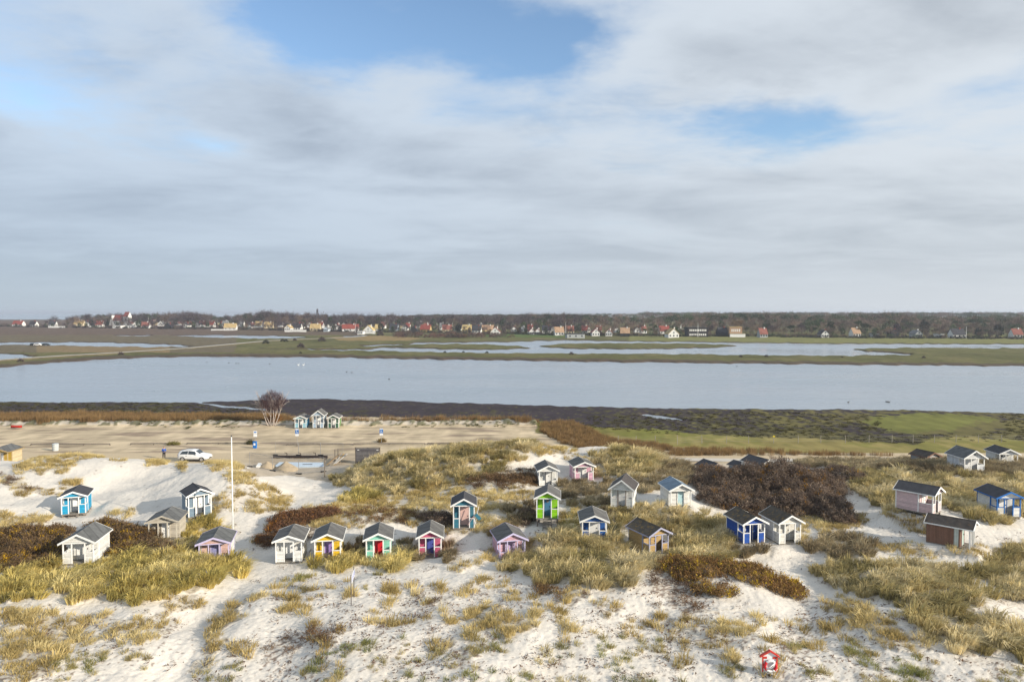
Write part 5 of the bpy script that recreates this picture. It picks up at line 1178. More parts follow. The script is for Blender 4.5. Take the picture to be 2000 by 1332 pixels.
# black timber guest house with white windows, orange villa, church
o = house(1363, 656.5, 40, 'f', 'k', 'n', 'black timber two storey guest house with two rows of white windows', wh=7.5, win=0, yaw=0, cat='guest house', name='guest_house')
k_ = at_z(1363, 656.5, 1).y / F
for r_, n_ in ((1.0, 9), (4.6, 10)):
    for i in range(n_): MB().box(-17 * k_ + 34 * k_ * (i + .2) / n_, -17 * k_ + 34 * k_ * (i + .75) / n_, -.08, -.005, r_, r_ + 1.6).build('window', m_white, o)
o = house(1437, 656.5, 24, 'f', 'o', 't', 'orange yellow flat topped villa with white window bays', wh=8.0, win=0, yaw=-6, cat='villa', name='orange_villa')
k_ = at_z(1437, 656.5, 1).y / F
for i in range(5): MB().box(-9 * k_ + 18 * k_ * (i + .2) / 5, -9 * k_ + 18 * k_ * (i + .75) / 5, -.08, -.005, 4.2, 6.4).build('window', m_white, o)
MB().box(-12 * k_, 17 * k_, -2.5, -.01, -1, 2.6).build('veranda', m_white, o); MB().box(-12.5 * k_, 17.5 * k_, -2.8, -.01, 2.61, 2.9).build('veranda_roof', hm('t', True), o)
p = at_z(196, 638, 1.0); k_ = p.y / F
ch = empty('church', (p.x, p.y + 40, 1.0), R(-14)); tag(ch, 'white stepped church with steep red roofs and square tower', 'church', 'church of the village'); del ch['group']
S = (p.y + 40) / F
def sad(x0, x1, y0, y1, wh, rh, axis, nm):
    m = MB()
    if axis == 'x':
        m.v = [(x0, y0, -1), (x1, y0, -1), (x1, y1, -1), (x0, y1, -1), (x0, y0, wh), (x1, y0, wh), (x1, y1, wh), (x0, y1, wh), (x0, (y0 + y1) / 2, wh + rh), (x1, (y0 + y1) / 2, wh + rh)]
        m.f = [(0, 1, 5, 4), (2, 3, 7, 6), (1, 2, 6, 9, 5), (3, 0, 4, 8, 7)]; m.build(nm + '_wall', hm('w'), ch)
        for a, b in ((y0 - .3, (y0 + y1) / 2), (y1 + .3, (y0 + y1) / 2)):
            q = MB(); q.v = [(x0 + .5, a, wh), (x1 - .5, a, wh), (x1 - .5, b, wh + rh + .05), (x0 + .5, b, wh + rh + .05), (x0 + .5, a, wh + .4), (x1 - .5, a, wh + .4), (x1 - .5, b, wh + rh + .45), (x0 + .5, b, wh + rh + .45)]
            q.f = [(0, 1, 2, 3), (7, 6, 5, 4), (0, 4, 5, 1), (1, 5, 6, 2), (2, 6, 7, 3), (3, 7, 4, 0)]; q.build(nm + '_roof', hm('r', True), ch)
sad(-10 * S, 12 * S, 0, 10, 7.5, 7.5, 'x', 'nave'); sad(15 * S, 26 * S, 0, 8, 13, 6.5, 'x', 'tower')
MB().prism([(-10.5 * S - 5.5, -1), (-10.5 * S, -1), (-10.5 * S, 15), (-10.5 * S - 2.7, 9)], -.5, 10).build('stepped_gable', hm('w'), ch)
for i in range(4): MB().box(-6 * S + i * 4.5 * S, -6 * S + i * 4.5 * S + 1.2, -.06, -.005, 2.5, 5.5).build('window', m_glass, ch)
MB().box(19.5 * S, 19.5 * S + 1.4, -.06, -.005, 8, 10.5).build('window', m_glass, ch)
def gwall(x0, x1, py, hgt, label):
    a = at_z(x0, py, 1); b = at_z(x1, py, 1)
    m = MB().box(0, b.x - a.x, 0, .4, -.6, hgt).build('wall', hm('w'), None); m.name = 'garden_wall'; m.location = (a.x, a.y, max(ground_z(a.x, a.y), .4))
    MB().box(-.1, b.x - a.x + .1, -.1, .5, hgt + .002, hgt + .18).build('coping', hm('G'), m); tag(m, label, 'wall', 'white garden walls')
gwall(94, 127, 641.5, 2.0, 'long white garden wall at the left below the church'); gwall(412, 460, 645.5, 1.6, 'white garden wall before the wide thatched house'); gwall(556, 598, 647.5, 2.2, 'long white garden wall at left centre'); gwall(708, 733, 650.5, 1.8, 'white garden wall before the straw yellow roof')
def mast(px, py, hpx, label, tk=1):
    p = at_z(px, py, 1.0); h = hpx * p.y / F; o = MB().tube([(0, 0, -.5), (0, 0, h * .6), (0, 0, h)], [.16 * tk, .13 * tk, .08 * tk], 6).build('flagpole', m_white if tk == 1 else m_bark); o.location = (p.x, p.y, 1.0)
    q = MB().tube([(0, 0, h), (0, 0, h + .4)], [.16 * tk, .16 * tk], 6).build('finial', m_white if tk == 1 else m_bark, o); tag(o, label, 'flagpole', 'white flagpoles of the village')
for px, py, hp, lb in ((1363, 657, 25, 'white flagpole before the black timber guest house'), (1887, 660, 21, 'white flagpole at the tall black roofed house'), (694, 648, 16, 'white flagpole beside the longest red roof'), (1105, 656, 26, 'white flagpole beside the low boat sheds'), (290, 640, 20, 'white flagpole right of the church'), (47, 705, 20, 'thin lamp mast on the causeway at the left pond'), (103, 640, 12, 'thin pole by the low white house'), (116, 640, 16, 'thin white pole above the long white wall')):
    mast(px, py, hp, lb, .35 if px in (47, 103, 116) else 1)
def far_car(px, py, rgb, label):
    p = at_z(px, py, .6); o = empty('parked_car', (p.x, p.y, max(ground_z(p.x, p.y), .3)), R(rnd.uniform(-10, 10))); tag(o, label, 'car', 'cars parked by the left pond')
    m = pbr('car_paint_%.2f' % rgb[0], rgb, .3, .02, 1, None, 0, .5)
    MB().prism([(-2.2, .3), (2.2, .3), (2.2, .8), (1.4, .95), (.8, 1.45), (-1.3, 1.48), (-2.1, .95)], -.85, .85).build('body', m, o, bevel=.06)
    MB().prism([(-1.5, .98), (1.15, .98), (.72, 1.36), (-1.2, 1.38)], -.87, .87).build('window', m_glass, o)
    for x in (-1.35, 1.35):
        for y in (-.86, .70): MB().tube([(x, y, .32), (x, y + .16, .32)], [.32, .32], 10).build('wheel', m_iron, o)
far_car(66, 674, (.05, .06, .07), 'dark car parked at the left pond'); far_car(74, 674.2, (.7, .7, .7), 'white car parked at the left pond'); far_car(90, 674, (.05, .05, .06), 'dark car parked apart at the right of the pond cars')
# swans and ducks on the lake
def bird(px, py, s, mat, label, name, cat):
    p = at_z(px, py, -.3); o = empty(name, (p.x, p.y, -.3), R(rnd.uniform(-30, 30))); tag(o, label, cat, name + 's on the lake')
    MB().tube([(-.62 * s, 0, .30 * s), (-.4 * s, 0, .16 * s), (0, 0, .14 * s), (.35 * s, 0, .16 * s), (.48 * s, 0, .2 * s)], [.02 * s, .17 * s, .25 * s, .17 * s, .05 * s], 8).build('body', mat, o, True)
    MB().tube([(.38 * s, 0, .2 * s), (.52 * s, 0, .42 * s), (.5 * s, 0, .66 * s), (.6 * s, 0, .74 * s), (.76 * s, 0, .68 * s)], [.07 * s, .05 * s, .05 * s, .065 * s, .02 * s], 7).build('neck', mat, o, True)
m_swan = pbr('white_feathers', (.8, .8, .78), .7, .04, 3); m_duck = pbr('dark_feathers', (.06, .055, .05), .8, .2, 3)
bird(582, 713.5, 1.05, m_swan, 'left one of two white swans on the lake', 'swan', 'swan'); bird(592, 713.5, 1.05, m_swan, 'right one of two white swans on the lake', 'swan', 'swan')
for i, (px, py) in enumerate(((447, 709), (461, 710), (466, 710), (527, 711), (404, 708), (677, 727), (687, 728), (760, 741), (1439, 716), (1732, 785), (1736, 786), (1657, 786))):
    bird(px, py, .55, m_duck, 'dark duck on the lake, %s from the left' % ('second', 'third', 'fourth', 'fifth', 'leftmost', 'sixth', 'seventh', 'eighth', 'ninth', 'pair', 'pair', 'tenth')[i] if i not in (0, 4, 9, 10) else 'dark duck on the lake, ' + {4: 'leftmost of all', 0: 'second from the left', 9: 'left one of a pair near the right shore', 10: 'right one of a pair near the right shore'}[i], 'duck', 'duck')

# ------------------------------------------------------------------ birch by the parking field
def birch():
    p = at_z(530, 829, .4); root = empty('birch_tree', (p.x, p.y, .2)); tag(root, 'leafless birch with several white stems and purple twigs behind the parking field', 'tree')
    g = np.random.default_rng(5); mw = pbr('birch_bark', (.42, .36, .32), .8, .2, 3, spots=((.08, .06, .06), 5, .58, .7)); tips = []
    def branch(mb, p0, d, L, r, lev):
        pts = [p0]; dd = d.copy(); n = 5
        for i in range(n):
            dd = dd + g.normal(0, .10, 3) + np.array([0, 0, .05]); dd /= np.linalg.norm(dd); pts.append(pts[-1] + dd * L / n)
        mb.tube([tuple(q) for q in pts], [r * (1 - .16 * i) for i in range(n + 1)], 6 if lev == 0 else 4, False)
        if lev < 2:
            for i in range(2, n + 1):
                for _ in range(2 if lev == 0 else 2):
                    a = g.normal(0, 1, 3); a[2] = abs(a[2]) * .7; nd = dd * .8 + a * .55; nd /= np.linalg.norm(nd)
                    branch(mb, pts[i], nd, L * g.uniform(.3, .48), r * .45, lev + 1)
        tips.extend(pts[2:])
    for i, (lx, ly) in enumerate(((-.34, 0), (-.14, .15), (.02, -.1), (.2, .1), (.42, 0), (.1, .3))):
        mb = MB(); d = np.array([lx, ly, 1.0]); d /= np.linalg.norm(d); branch(mb, np.array([lx * 1.2 + .08 * i - .2, ly * .8, 0]), d, g.uniform(4.0, 4.9), .085, 0); mb.build('stem', mw, root, True)
    V = []; T = []; C_ = []
    for _ in range(8000):                                   # fine twigs filling an uneven rounded crown
        u = g.normal(0, 1, 3); u /= np.linalg.norm(u); rr = g.uniform(.25, 1.0) ** .5; bump = 1 + .25 * float(pnoise(np.array([u[0] * 2.2]), np.array([u[2] * 2.2 + u[1]]), 4)[0])
        q = np.array([.25, .1, 4.35]) + u * np.array([2.35, 2.0, 1.75]) * rr * bump
        d = u * .6 + np.array([0, 0, .7]) + g.normal(0, .3, 3); d /= np.linalg.norm(d); e = q + d * g.uniform(.3, .8); w = g.normal(0, .007, 3); k = len(V); V += [q - w, q + w, e]; T.append((k, k + 1, k + 2)); c_ = np.array([.10, .058, .060]) * g.uniform(.6, 1.4); C_ += [c_] * 3
    link('twigs', np_mesh('twigs', np.array(V), np.array(T), m_twig, np.array(C_)), root)
birch()
thicket('orange brown bush at the foot of the birch', [(537, 829, 132.5, 1.3, 1.2, 1.2)], [(.28, .15, .06), (.2, .11, .05)], ((.35, .2, .05), .1), 40)

# ------------------------------------------------------------------ white car
def car():
    p = at_z(381, 899.5, .02); o = empty('parked_car', (p.x, p.y, 0.05), R(-3)); tag(o, 'white hatchback car parked behind the dune crest', 'car')
    mp = pbr('white_car_paint', (.72, .73, .74), .25, .03, 2, None, 0, .6); mg = m_glass; mt = pbr('tyre_rubber', (.02, .02, .02), .8); mr = pbr('alloy_rim', (.5, .5, .52), .35, .05, 2, None, 0, .5, .6); mk = pbr('black_plastic', (.03, .03, .032), .6)
    # cross sections along the length: x, half width, [z sill, z belt, z top], half width of the top
    S_ = [(-2.16, .74, .50, .80, .98, .60), (-2.10, .84, .34, .88, 1.12, .64), (-1.85, .90, .28, .96, 1.44, .60), (-1.2, .92, .26, .98, 1.58, .60), (-.2, .92, .26, .97, 1.61, .60), (.35, .92, .26, .96, 1.52, .60), (.95, .92, .26, .95, 1.10, .66), (1.1, .92, .26, .94, 1.02, .78), (1.75, .88, .28, .86, .93, .74), (2.08, .80, .34, .74, .80, .66), (2.2, .66, .42, .60, .64, .55)]
    V = []; T = []
    for (x, w, zs, zb, zt, wt) in S_: V += [(x, -w * .94, zs), (x, -w, zs + .22), (x, -w * .985, zb), (x, -wt, zt - .03), (x, 0, zt + .02), (x, wt, zt - .03), (x, w * .985, zb), (x, w, zs + .22), (x, w * .94, zs)]
    n = 9
    for i in range(len(S_) - 1):
        for j in range(n - 1): a = i * n + j; T.append((a, a + n, a + n + 1, a + 1))
        T.append((i * n, i * n + n - 1, (i + 1) * n + n - 1, (i + 1) * n))
    b = MB(); b.v = V; b.f = T + [tuple(range(n)), tuple(reversed(range((len(S_) - 1) * n, len(S_) * n)))]; b.build('body', mp, o, True)
    for s in (-1, 1):                                     # side glass follows the tumblehome
        def pt(x, f):
            i = max(k for k in range(len(S_)) if S_[k][0] <= x); a, c = S_[i], S_[min(i + 1, len(S_) - 1)]; t = (x - a[0]) / max(c[0] - a[0], 1e-6); L = [a[k] + (c[k] - a[k]) * t for k in range(6)]
            y0, z0, y1, z1 = L[1] * .985, L[3], L[5], L[4] - .03
            return (x, s * (y0 + (y1 - y0) * f + .018), z0 + (z1 - z0) * f)
        for nm, q in (('side_window', [(-1.75, .12), (-.62, .1), (-.62, .85), (-1.45, .82)]), ('side_window', [(-.55, .1), (.75, .12), (.32, .82), (-.55, .86)])):
            m = MB(); m.v = [pt(*k) for k in q] + [(a[0], a[1] - s * .012, a[2]) for a in (pt(*k) for k in q)]; m.f = [(0, 1, 2, 3), (7, 6, 5, 4), (0, 4, 5, 1), (1, 5, 6, 2), (2, 6, 7, 3), (3, 7, 4, 0)]; m.build(nm, mg, o)
        MB().box(-.9, -.7, s * .925 - .01, s * .925 + .01, .80, .84).build('door_handle', mk, o); MB().box(.55, .72, s * .95 - .08, s * .95 + .08, 1.0, 1.12).build('mirror', mp, o, bevel=.02)
        MB().box(-1.0, 1.0, s * .90 - .02, s * .90 + .03, .24, .36).build('sill', mk, o)
        MB().box(1.95, 2.12, s * .68 - .1, s * .68 + .1, .66, .76).build('headlight', pbr('headlight_glass', (.4, .42, .45), .1, 0, 1, None, 0, .8), o, bevel=.02)
        MB().box(-2.17, -2.05, s * .66 - .12, s * .66 + .12, .80, .95).build('tail_light', pbr('tail_light', (.35, .02, .02), .2), o, bevel=.02)
        for x in (-1.35, 1.38):
            y0, y1 = (s * .72, s * .955) if s > 0 else (s * .955, s * .72)
            w = MB().tube([(x, y0, .34), (x, y1, .34)], [.34, .34], 20).build('wheel', mt, o); yo = s * .957; MB().tube([(x, min(yo, yo + s * .015), .34), (x, max(yo, yo + s * .015), .34)], [.22, .22], 16).build('rim', mr, w)
    m = MB(); m.v = [(.98, -.60, 1.12), (.98, .60, 1.12), (.42, .55, 1.505), (.42, -.55, 1.505), (.98, -.60, 1.10), (.98, .60, 1.10), (.42, .55, 1.48), (.42, -.55, 1.48)]; m.f = [(0, 1, 2, 3), (7, 6, 5, 4), (0, 4, 5, 1), (1, 5, 6, 2), (2, 6, 7, 3), (3, 7, 4, 0)]; m.build('windscreen', mg, o)
    MB().box(2.19, 2.215, -.4, .4, .42, .56).build('grille', mk, o)
    for s in (-1, 1): MB().bar((-1.5, s * .56, 1.615), (.1, s * .56, 1.655), .04, .03).build('roof_rail', mk, o)
car()

# ------------------------------------------------------------------ person
def skin_chain(name, verts, edges, rads, mat, parent, root=0, sub=2):
    me = bpy.data.meshes.new(name); me.from_pydata(verts, edges, []); me.materials.append(mat); o = link(name, me, parent)
    o.modifiers.new('skin', 'SKIN')
    for i, r in enumerate(rads):
        v = me.skin_vertices[0].data[i]; v.radius = (r, r) if not isinstance(r, tuple) else r; v.use_root = (i == root)
    s = o.modifiers.new('sub', 'SUBSURF'); s.levels = sub; s.render_levels = sub
    return o
def person():
    p = at_z(320.5, 894.5, .05); o = empty('person', (p.x, p.y, ground_z(p.x, p.y) + .02), R(25)); tag(o, 'person in blue jacket and dark trousers standing with hands raised at the chest', 'person')
    ms = pbr('skin', (.50, .32, .24), .6, .05, 8); mj = pbr('blue_jacket', (.02, .09, .38), .7, .15, 5); mt = pbr('dark_trousers', (.025, .023, .026), .85, .15, 5); mh = pbr('dark_hair', (.03, .022, .018), .7, .2, 9)
    v = [(0, 0, .95), (0, 0, 1.15), (0, -.01, 1.38), (0, -.01, 1.50), (0, -.03, 1.63), (0, -.03, 1.74), (.19, 0, 1.40), (.25, -.04, 1.14), (.10, -.27, 1.20), (.05, -.34, 1.24), (-.19, 0, 1.40), (-.25, -.04, 1.14), (-.10, -.27, 1.20), (-.05, -.34, 1.24), (.10, 0, .88), (.11, -.01, .48), (.11, .03, .09), (.12, -.14, .05), (-.10, 0, .88), (-.13, 0, .48), (-.15, .04, .09), (-.17, -.13, .05)]
    e = [(0, 1), (1, 2), (2, 3), (3, 4), (4, 5), (2, 6), (6, 7), (7, 8), (8, 9), (2, 10), (10, 11), (11, 12), (12, 13), (0, 14), (14, 15), (15, 16), (16, 17), (0, 18), (18, 19), (19, 20), (20, 21)]
    r = [.15, .14, .16, .06, .095, .085, .065, .05, .04, .035, .065, .05, .04, .035, .09, .065, .045, .04, .09, .065, .045, .04]
    skin_chain('body', v, e, r, ms, o)
    skin_chain('jacket', [v[0], v[1], v[2], (0, -.01, 1.45), v[6], v[7], (.12, -.25, 1.195), v[10], v[11], (-.12, -.25, 1.195)], [(0, 1), (1, 2), (2, 3), (2, 4), (4, 5), (5, 6), (2, 7), (7, 8), (8, 9)], [.19, .18, .19, .09, .09, .075, .06, .09, .075, .06], mj, o)
    skin_chain('trousers', [(0, 0, .93), v[14], v[15], (.11, .03, .12), v[18], v[19], (-.15, .04, .12)], [(0, 1), (1, 2), (2, 3), (0, 4), (4, 5), (5, 6)], [.165, .115, .085, .07, .115, .085, .07], mt, o)
    skin_chain('shoe', [(.11, .05, .05), (.12, -.05, .045), (.125, -.17, .035)], [(0, 1), (1, 2)], [.055, .055, .04], mt, o); skin_chain('shoe', [(-.15, .06, .05), (-.165, -.04, .045), (-.18, -.16, .035)], [(0, 1), (1, 2)], [.055, .055, .04], mt, o)
    skin_chain('hair', [(0, .02, 1.62), (0, .02, 1.70), (0, -.02, 1.765)], [(0, 1), (1, 2)], [.085, .10, .085], mh, o)
    for s in (1, -1):                                      # hands with fingers round a small camera
        b_ = (s * .05, -.34, 1.24)
        for k in range(4): skin_chain('finger', [b_, (s * (.05 - .012 * k), -.38, 1.26 + .012 * k), (s * (.03 - .012 * k), -.405, 1.255 + .012 * k)], [(0, 1), (1, 2)], [.012, .010, .008], ms, o, sub=1)
        skin_chain('thumb', [(s * .05, -.33, 1.25), (s * .05, -.35, 1.285), (s * .03, -.38, 1.29)], [(0, 1), (1, 2)], [.013, .011, .009], ms, o, sub=1)
    for s in (1, -1): MB().box(s * .035 - .012, s * .035 + .012, -.135, -.12, 1.675, 1.69).build('eye', mh, o)
    MB().prism([(-.015, 1.63), (.015, 1.63), (.006, 1.675), (-.006, 1.675)], -.148, -.11).build('nose', ms, o)
    c_ = MB().box(-.06, .06, -.42, -.37, 1.22, 1.30).build('camera', m_iron, None, bevel=.008); c_.name = 'small_camera'; c_.location = o.location; c_.rotation_euler = o.rotation_euler; tag(c_, 'small black camera held by the person in the blue jacket', 'camera')
    c_.location = o.location
    MB().tube([(0, -.42, 1.26), (0, -.45, 1.26)], [.028, .026], 10).build('lens', m_glass, c_)
person()

# ------------------------------------------------------------------ flagpole in the dunes
p = at_y(455, 1046, 63.5); gz = ground_z(p.x, p.y); topz = at_y(454, 853, 63.5).z
fp = empty('flagpole', (p.x, p.y, gz)); tag(fp, 'tall bare white flagpole in the dunes behind the peach and lilac hut', 'flagpole')
MB().tube([(0, 0, -.3), (0, 0, 3), (0, 0, topz - gz)], [.062, .055, .036], 10).build('pole', m_white, fp, True)
MB().tube([(0, 0, topz - gz), (0, 0, topz - gz + .05), (0, 0, topz - gz + .12)], [.05, .07, .03], 10).build('finial', m_iron, fp)
MB().box(-.11, .11, -.11, .11, -.2, .45).build('foot', m_stilt, fp)
MB().bar((.075, 0, 1.0), (.06, 0, topz - gz - .05), .012).build('halyard', m_white, fp)

# ------------------------------------------------------------------ life ring board
def lifering():
    p = hit(1503, 1320); gz = ground_z(p.x, p.y); o = empty('life_ring_board', (p.x, p.y, gz), R(-4)); tag(o, 'red framed white house shaped board with life ring at the bottom right', 'life ring board')
    mr = pbr('signal_red', (.50, .045, .03), .5, .08, 3); mwb = pbr('board_white', (.74, .74, .74), .5, .06, 4, grime=.15)
    z0 = .28; W = .42; zt = z0 + .84; za = z0 + 1.14
    MB().box(-.05, .05, .031, .12, -.4, zt).build('post', m_stilt, o)
    MB().prism([(-W, z0), (W, z0), (W, zt), (0, za - .03), (-W, zt)], 0, .03).build('board', mwb, o)
    for s in (-1, 1):
        MB().box(min(s * W, s * (W - .07)), max(s * W, s * (W - .07)), -.05, -.001, z0 - .03, zt - .01).build('frame_upright', mr, o)
        b = [(s * (W + .12), zt - .06), (0, za - .03), (0, za + .06), (s * (W + .10), zt + .03)]; MB().prism(b if s < 0 else [b[1], b[0], b[3], b[2]], -.09, .10).build('frame_roof', mr, o)
        MB().box(min(s * .16, s * (W - .071)), max(s * .16, s * (W - .071)), -.02, -.001, zt - .14, zt - .02).build('red_strip', mr, o); MB().box(min(s * .3, s * (W - .071)), max(s * .3, s * (W - .071)), -.02, -.001, z0 + .28, z0 + .40).build('red_strip', mr, o)
    ring = empty('life_ring', (0, 0, 0)); cx, cz, r1, r2 = .02, z0 + .33, .30, .075
    ring.location = (p.x, p.y, gz); ring.rotation_euler = o.rotation_euler; tag(ring, 'red and white life ring hanging on the house shaped board', 'life ring')
    m1 = pbr('ring_red', (.60, .02, .03), .5, .05, 3); m2 = pbr('ring_white', (.76, .75, .73), .5, .05, 3)
    for q in range(4):
        a0 = -math.pi / 4 + q * math.pi / 2; pts = [(cx + r1 * math.cos(a0 + t * math.pi / 16), -.10, cz + r1 * math.sin(a0 + t * math.pi / 16)) for t in range(9)]
        MB().tube(pts, [r2] * 9, 10).build('ring_segment', m1 if q % 2 == 0 else m2, ring, True)
    MB().tube([(cx - .26, -.19, cz - .12), (cx - .05, -.2, cz + .0), (cx + .22, -.19, cz + .22)], [.035] * 3, 6).build('strap', m2, ring, True); MB().tube([(cx - .24, -.19, cz - .2), (cx + .1, -.2, cz - .02), (cx + .2, -.19, cz + .12)], [.015] * 3, 6).build('grab_line', m2, ring, True)
    pts = [(cx + .38 * math.cos(t * math.pi / 12), -.10, cz - .05 + .37 * math.sin(t * math.pi / 12)) for t in range(13, 24)]; MB().tube(pts, [.018] * 11, 6).build('rope', m2, ring, True)
lifering()

# ------------------------------------------------------------------ two-post sign, parking signs, bin, boat
def dune_sign():
    a = hit(686, 1181); b = hit(691.5, 1165); ga = ground_z(a.x, a.y); gb = ground_z(b.x, b.y); o = empty('dune_sign', (a.x, a.y, ga)); tag(o, 'narrow white sign with blue writing on two dark posts, seen nearly edge on', 'sign')
    d = Vector((b.x - a.x, b.y - a.y, 0)); mm_ = pbr('dark_post', (.09, .08, .08), .7, .15, 4)
    MB().tube([(0, 0, -.3), (0, 0, 2.05)], [.03, .028], 8).build('post', mm_, o); MB().tube([(d.x, d.y, gb - ga - .3), (d.x, d.y, gb - ga + 2.1)], [.03, .028], 8).build('post', mm_, o)
    z0, z1 = 1.45, 1.95; n = d.normalized(); s = Vector((n.y, -n.x, 0)) * .03
    m = MB(); a_ = n * .04; e_ = d - n * .04
    for off in (s, s * 1.6): m.v += [(a_.x + off.x, a_.y + off.y, z0), (e_.x + off.x, e_.y + off.y, z0), (e_.x + off.x, e_.y + off.y, z1), (a_.x + off.x, a_.y + off.y, z1)]
    m.f = [(0, 3, 2, 1), (4, 5, 6, 7), (0, 1, 5, 4), (1, 2, 6, 5), (2, 3, 7, 6), (3, 0, 4, 7)]; pn = m.build('panel', pbr('sign_white', (.75, .76, .78), .4, .04, 3), o)
    w_ = MB()
    for i in range(3):
        z = z0 + .12 + i * .13
        for j in range(5):
            t0 = .15 + j * .3; q0 = n * t0 + s * 1.7; q1 = n * (t0 + .22) + s * 1.7; w_.bar((q0.x, q0.y, z), (q1.x, q1.y, z + .02), .05, .004, up=tuple(s.normalized()))
    ob = w_.build('blue_writing', pbr('sign_blue', (.03, .08, .42), .5), pn); ob['kind'] = 'stuff'
dune_sign()
m_sblue = pbr('sign_blue_board', (.01, .14, .45), .45, .04, 3); m_sw = pbr('sign_board_white', (.75, .76, .77), .45, .04, 3); m_pole = pbr('galvanised', (.36, .36, .36), .5, .1, 3, None, 0, .4, .6)
def parking_sign(px, py, hpx, label):
    p = at_z(px, py, .0); o = empty('parking_sign', (p.x, p.y, 0)); tag(o, label, 'sign', 'parking signs'); k = p.y / F; h = hpx * k
    MB().tube([(0, 0, -.3), (0, 0, h)], [.035, .035], 8).build('post', m_pole, o)
    b = MB().box(-.27, .27, -.06, -.037, h - .78, h).build('blue_board', m_sblue, o); MB().box(-.27, .27, -.06, -.037, h - 1.12, h - .8).build('white_plate', m_sw, o)
    MB().box(-.25, .25, -.065, -.0605, h - .16, h - .02).build('white_band', m_sw, b)
    # wheelchair figure: head, back, seat, leg, wheel arc
    f = MB(); y0, y1 = -.068, -.0605; zc = h - .52
    n = 10; f.prism([(-.05 + .04 * math.cos(2 * math.pi * i / n), zc + .25 + .04 * math.sin(2 * math.pi * i / n)) for i in range(n)], y0, y1)
    f.box(-.07, -.02, y0, y1, zc + .02, zc + .20); f.box(-.02, .09, y0, y1, zc + .02, zc + .06); f.bar((.09, -.064, zc + .05), (.15, -.064, zc - .13), .045, .007, up=(0, 1, 0))
    for i in range(9):
        a0 = math.radians(100 + i * 26); a1 = math.radians(100 + (i + 1) * 26); f.bar((-.01 + .13 * math.cos(a0), -.064, zc - .06 + .13 * math.sin(a0)), (-.01 + .13 * math.cos(a1), -.064, zc - .06 + .13 * math.sin(a1)), .03, .007, up=(0, 1, 0))
    ob = f.build('wheelchair_symbol', m_sw, b)
    MB().box(-.12, .12, -.12, .12, -.1, .16).build('base', m_stilt, o)
parking_sign(580.5, 871, 34, 'blue wheelchair parking sign in front of the leftmost of the three parking huts'); parking_sign(745, 866, 30, 'blue wheelchair parking sign at the right of the parking field')
p = at_z(498, 875, 0); o = empty('ticket_machine', (p.x, p.y, 0)); tag(o, 'blue ticket machine with white signs on a pole at the left of the parking field', 'ticket machine')
MB().box(-.26, .26, -.2, .2, -.1, .98).build('cabinet', m_sblue, o, bevel=.02); MB().box(-.14, .14, -.215, -.201, .45, .8).build('panel', m_sw, o); MB().box(-.28, .28, -.22, .22, .981, 1.05).build('lid', m_sblue, o)
MB().tube([(0, .25, -.2), (0, .25, 2.75)], [.035, .035], 8).build('post', m_pole, o); MB().box(-.28, .28, .19, .215, 2.2, 2.62).build('sign_board', m_sw, o); MB().box(-.28, .28, .19, .215, 1.72, 2.15).build('sign_board', m_sw, o); MB().box(-.2, .2, .18, .189, 2.34, 2.5).build('blue_arrow', m_sblue, o)
thicket('dark green bush left of the blue ticket machine', [(489, 873, 113, .55, .5, .6)], [(.05, .055, .02), (.09, .085, .03)], ((.1, .1, .04), .1), 60)
thicket('golden tuft bush at the foot of the right wheelchair sign', [(746, 867, 115, .7, .5, .5)], [(.24, .16, .06), (.16, .12, .05)], ((.3, .22, .06), .1), 60)
thicket('low green bush on the parking verge near the person', [(338, 872, 112.5, 1.2, .5, .4)], [(.16, .15, .05), (.2, .17, .06)], ((.3, .26, .08), .1), 60)
p = at_z(108.5, 880, 0); o = empty('waste_bin', (p.x, p.y, 0)); tag(o, 'pale grey waste bin on the parking field at the left', 'bin')
m_bin = pbr('bin_grey', (.50, .53, .52), .6, .06, 3); MB().tube([(0, 0, 0), (0, 0, .06), (0, 0, .95)], [.40, .42, .44], 14).build('barrel', m_bin, o); MB().tube([(0, 0, .951), (0, 0, 1.05), (0, 0, 1.12)], [.46, .46, .25], 14).build('lid', pbr('bin_lid', (.42, .45, .46), .6), o)
for z in (.3, .62): MB().tube([(0, 0, z), (0, 0, z + .05)], [.455, .455], 14).build('hoop', pbr('bin_hoop', (.36, .38, .38), .6), o)
p = at_z(32, 835.5, .25); o = empty('red_rowing_boat', (p.x, p.y, .25), R(6)); tag(o, 'small red boat lying on the sand rim at far left', 'boat')
m_rb = pbr('boat_red', (.42, .03, .02), .5, .1, 2); b = MB(); hull = []
for i in range(7):
    t = -1 + i / 3; w = .42 * (1 - abs(t) ** 2.4) + .02; b.v += [(t * .95, -w, .36 + .1 * t * t), (t * .95, -w * .6, .08), (t * .95, 0, 0), (t * .95, w * .6, .08), (t * .95, w, .36 + .1 * t * t)]
for i in range(6):
    for j in range(4): a = i * 5 + j; b.f.append((a, a + 5, a + 6, a + 1))
b.build('hull', m_rb, o, True); MB().box(-.1, .1, -.36, .36, .24, .28).build('seat', m_deck, o); MB().box(-.6, .5, -.36, .36, .2, .21).build('cover', m_rb, o)

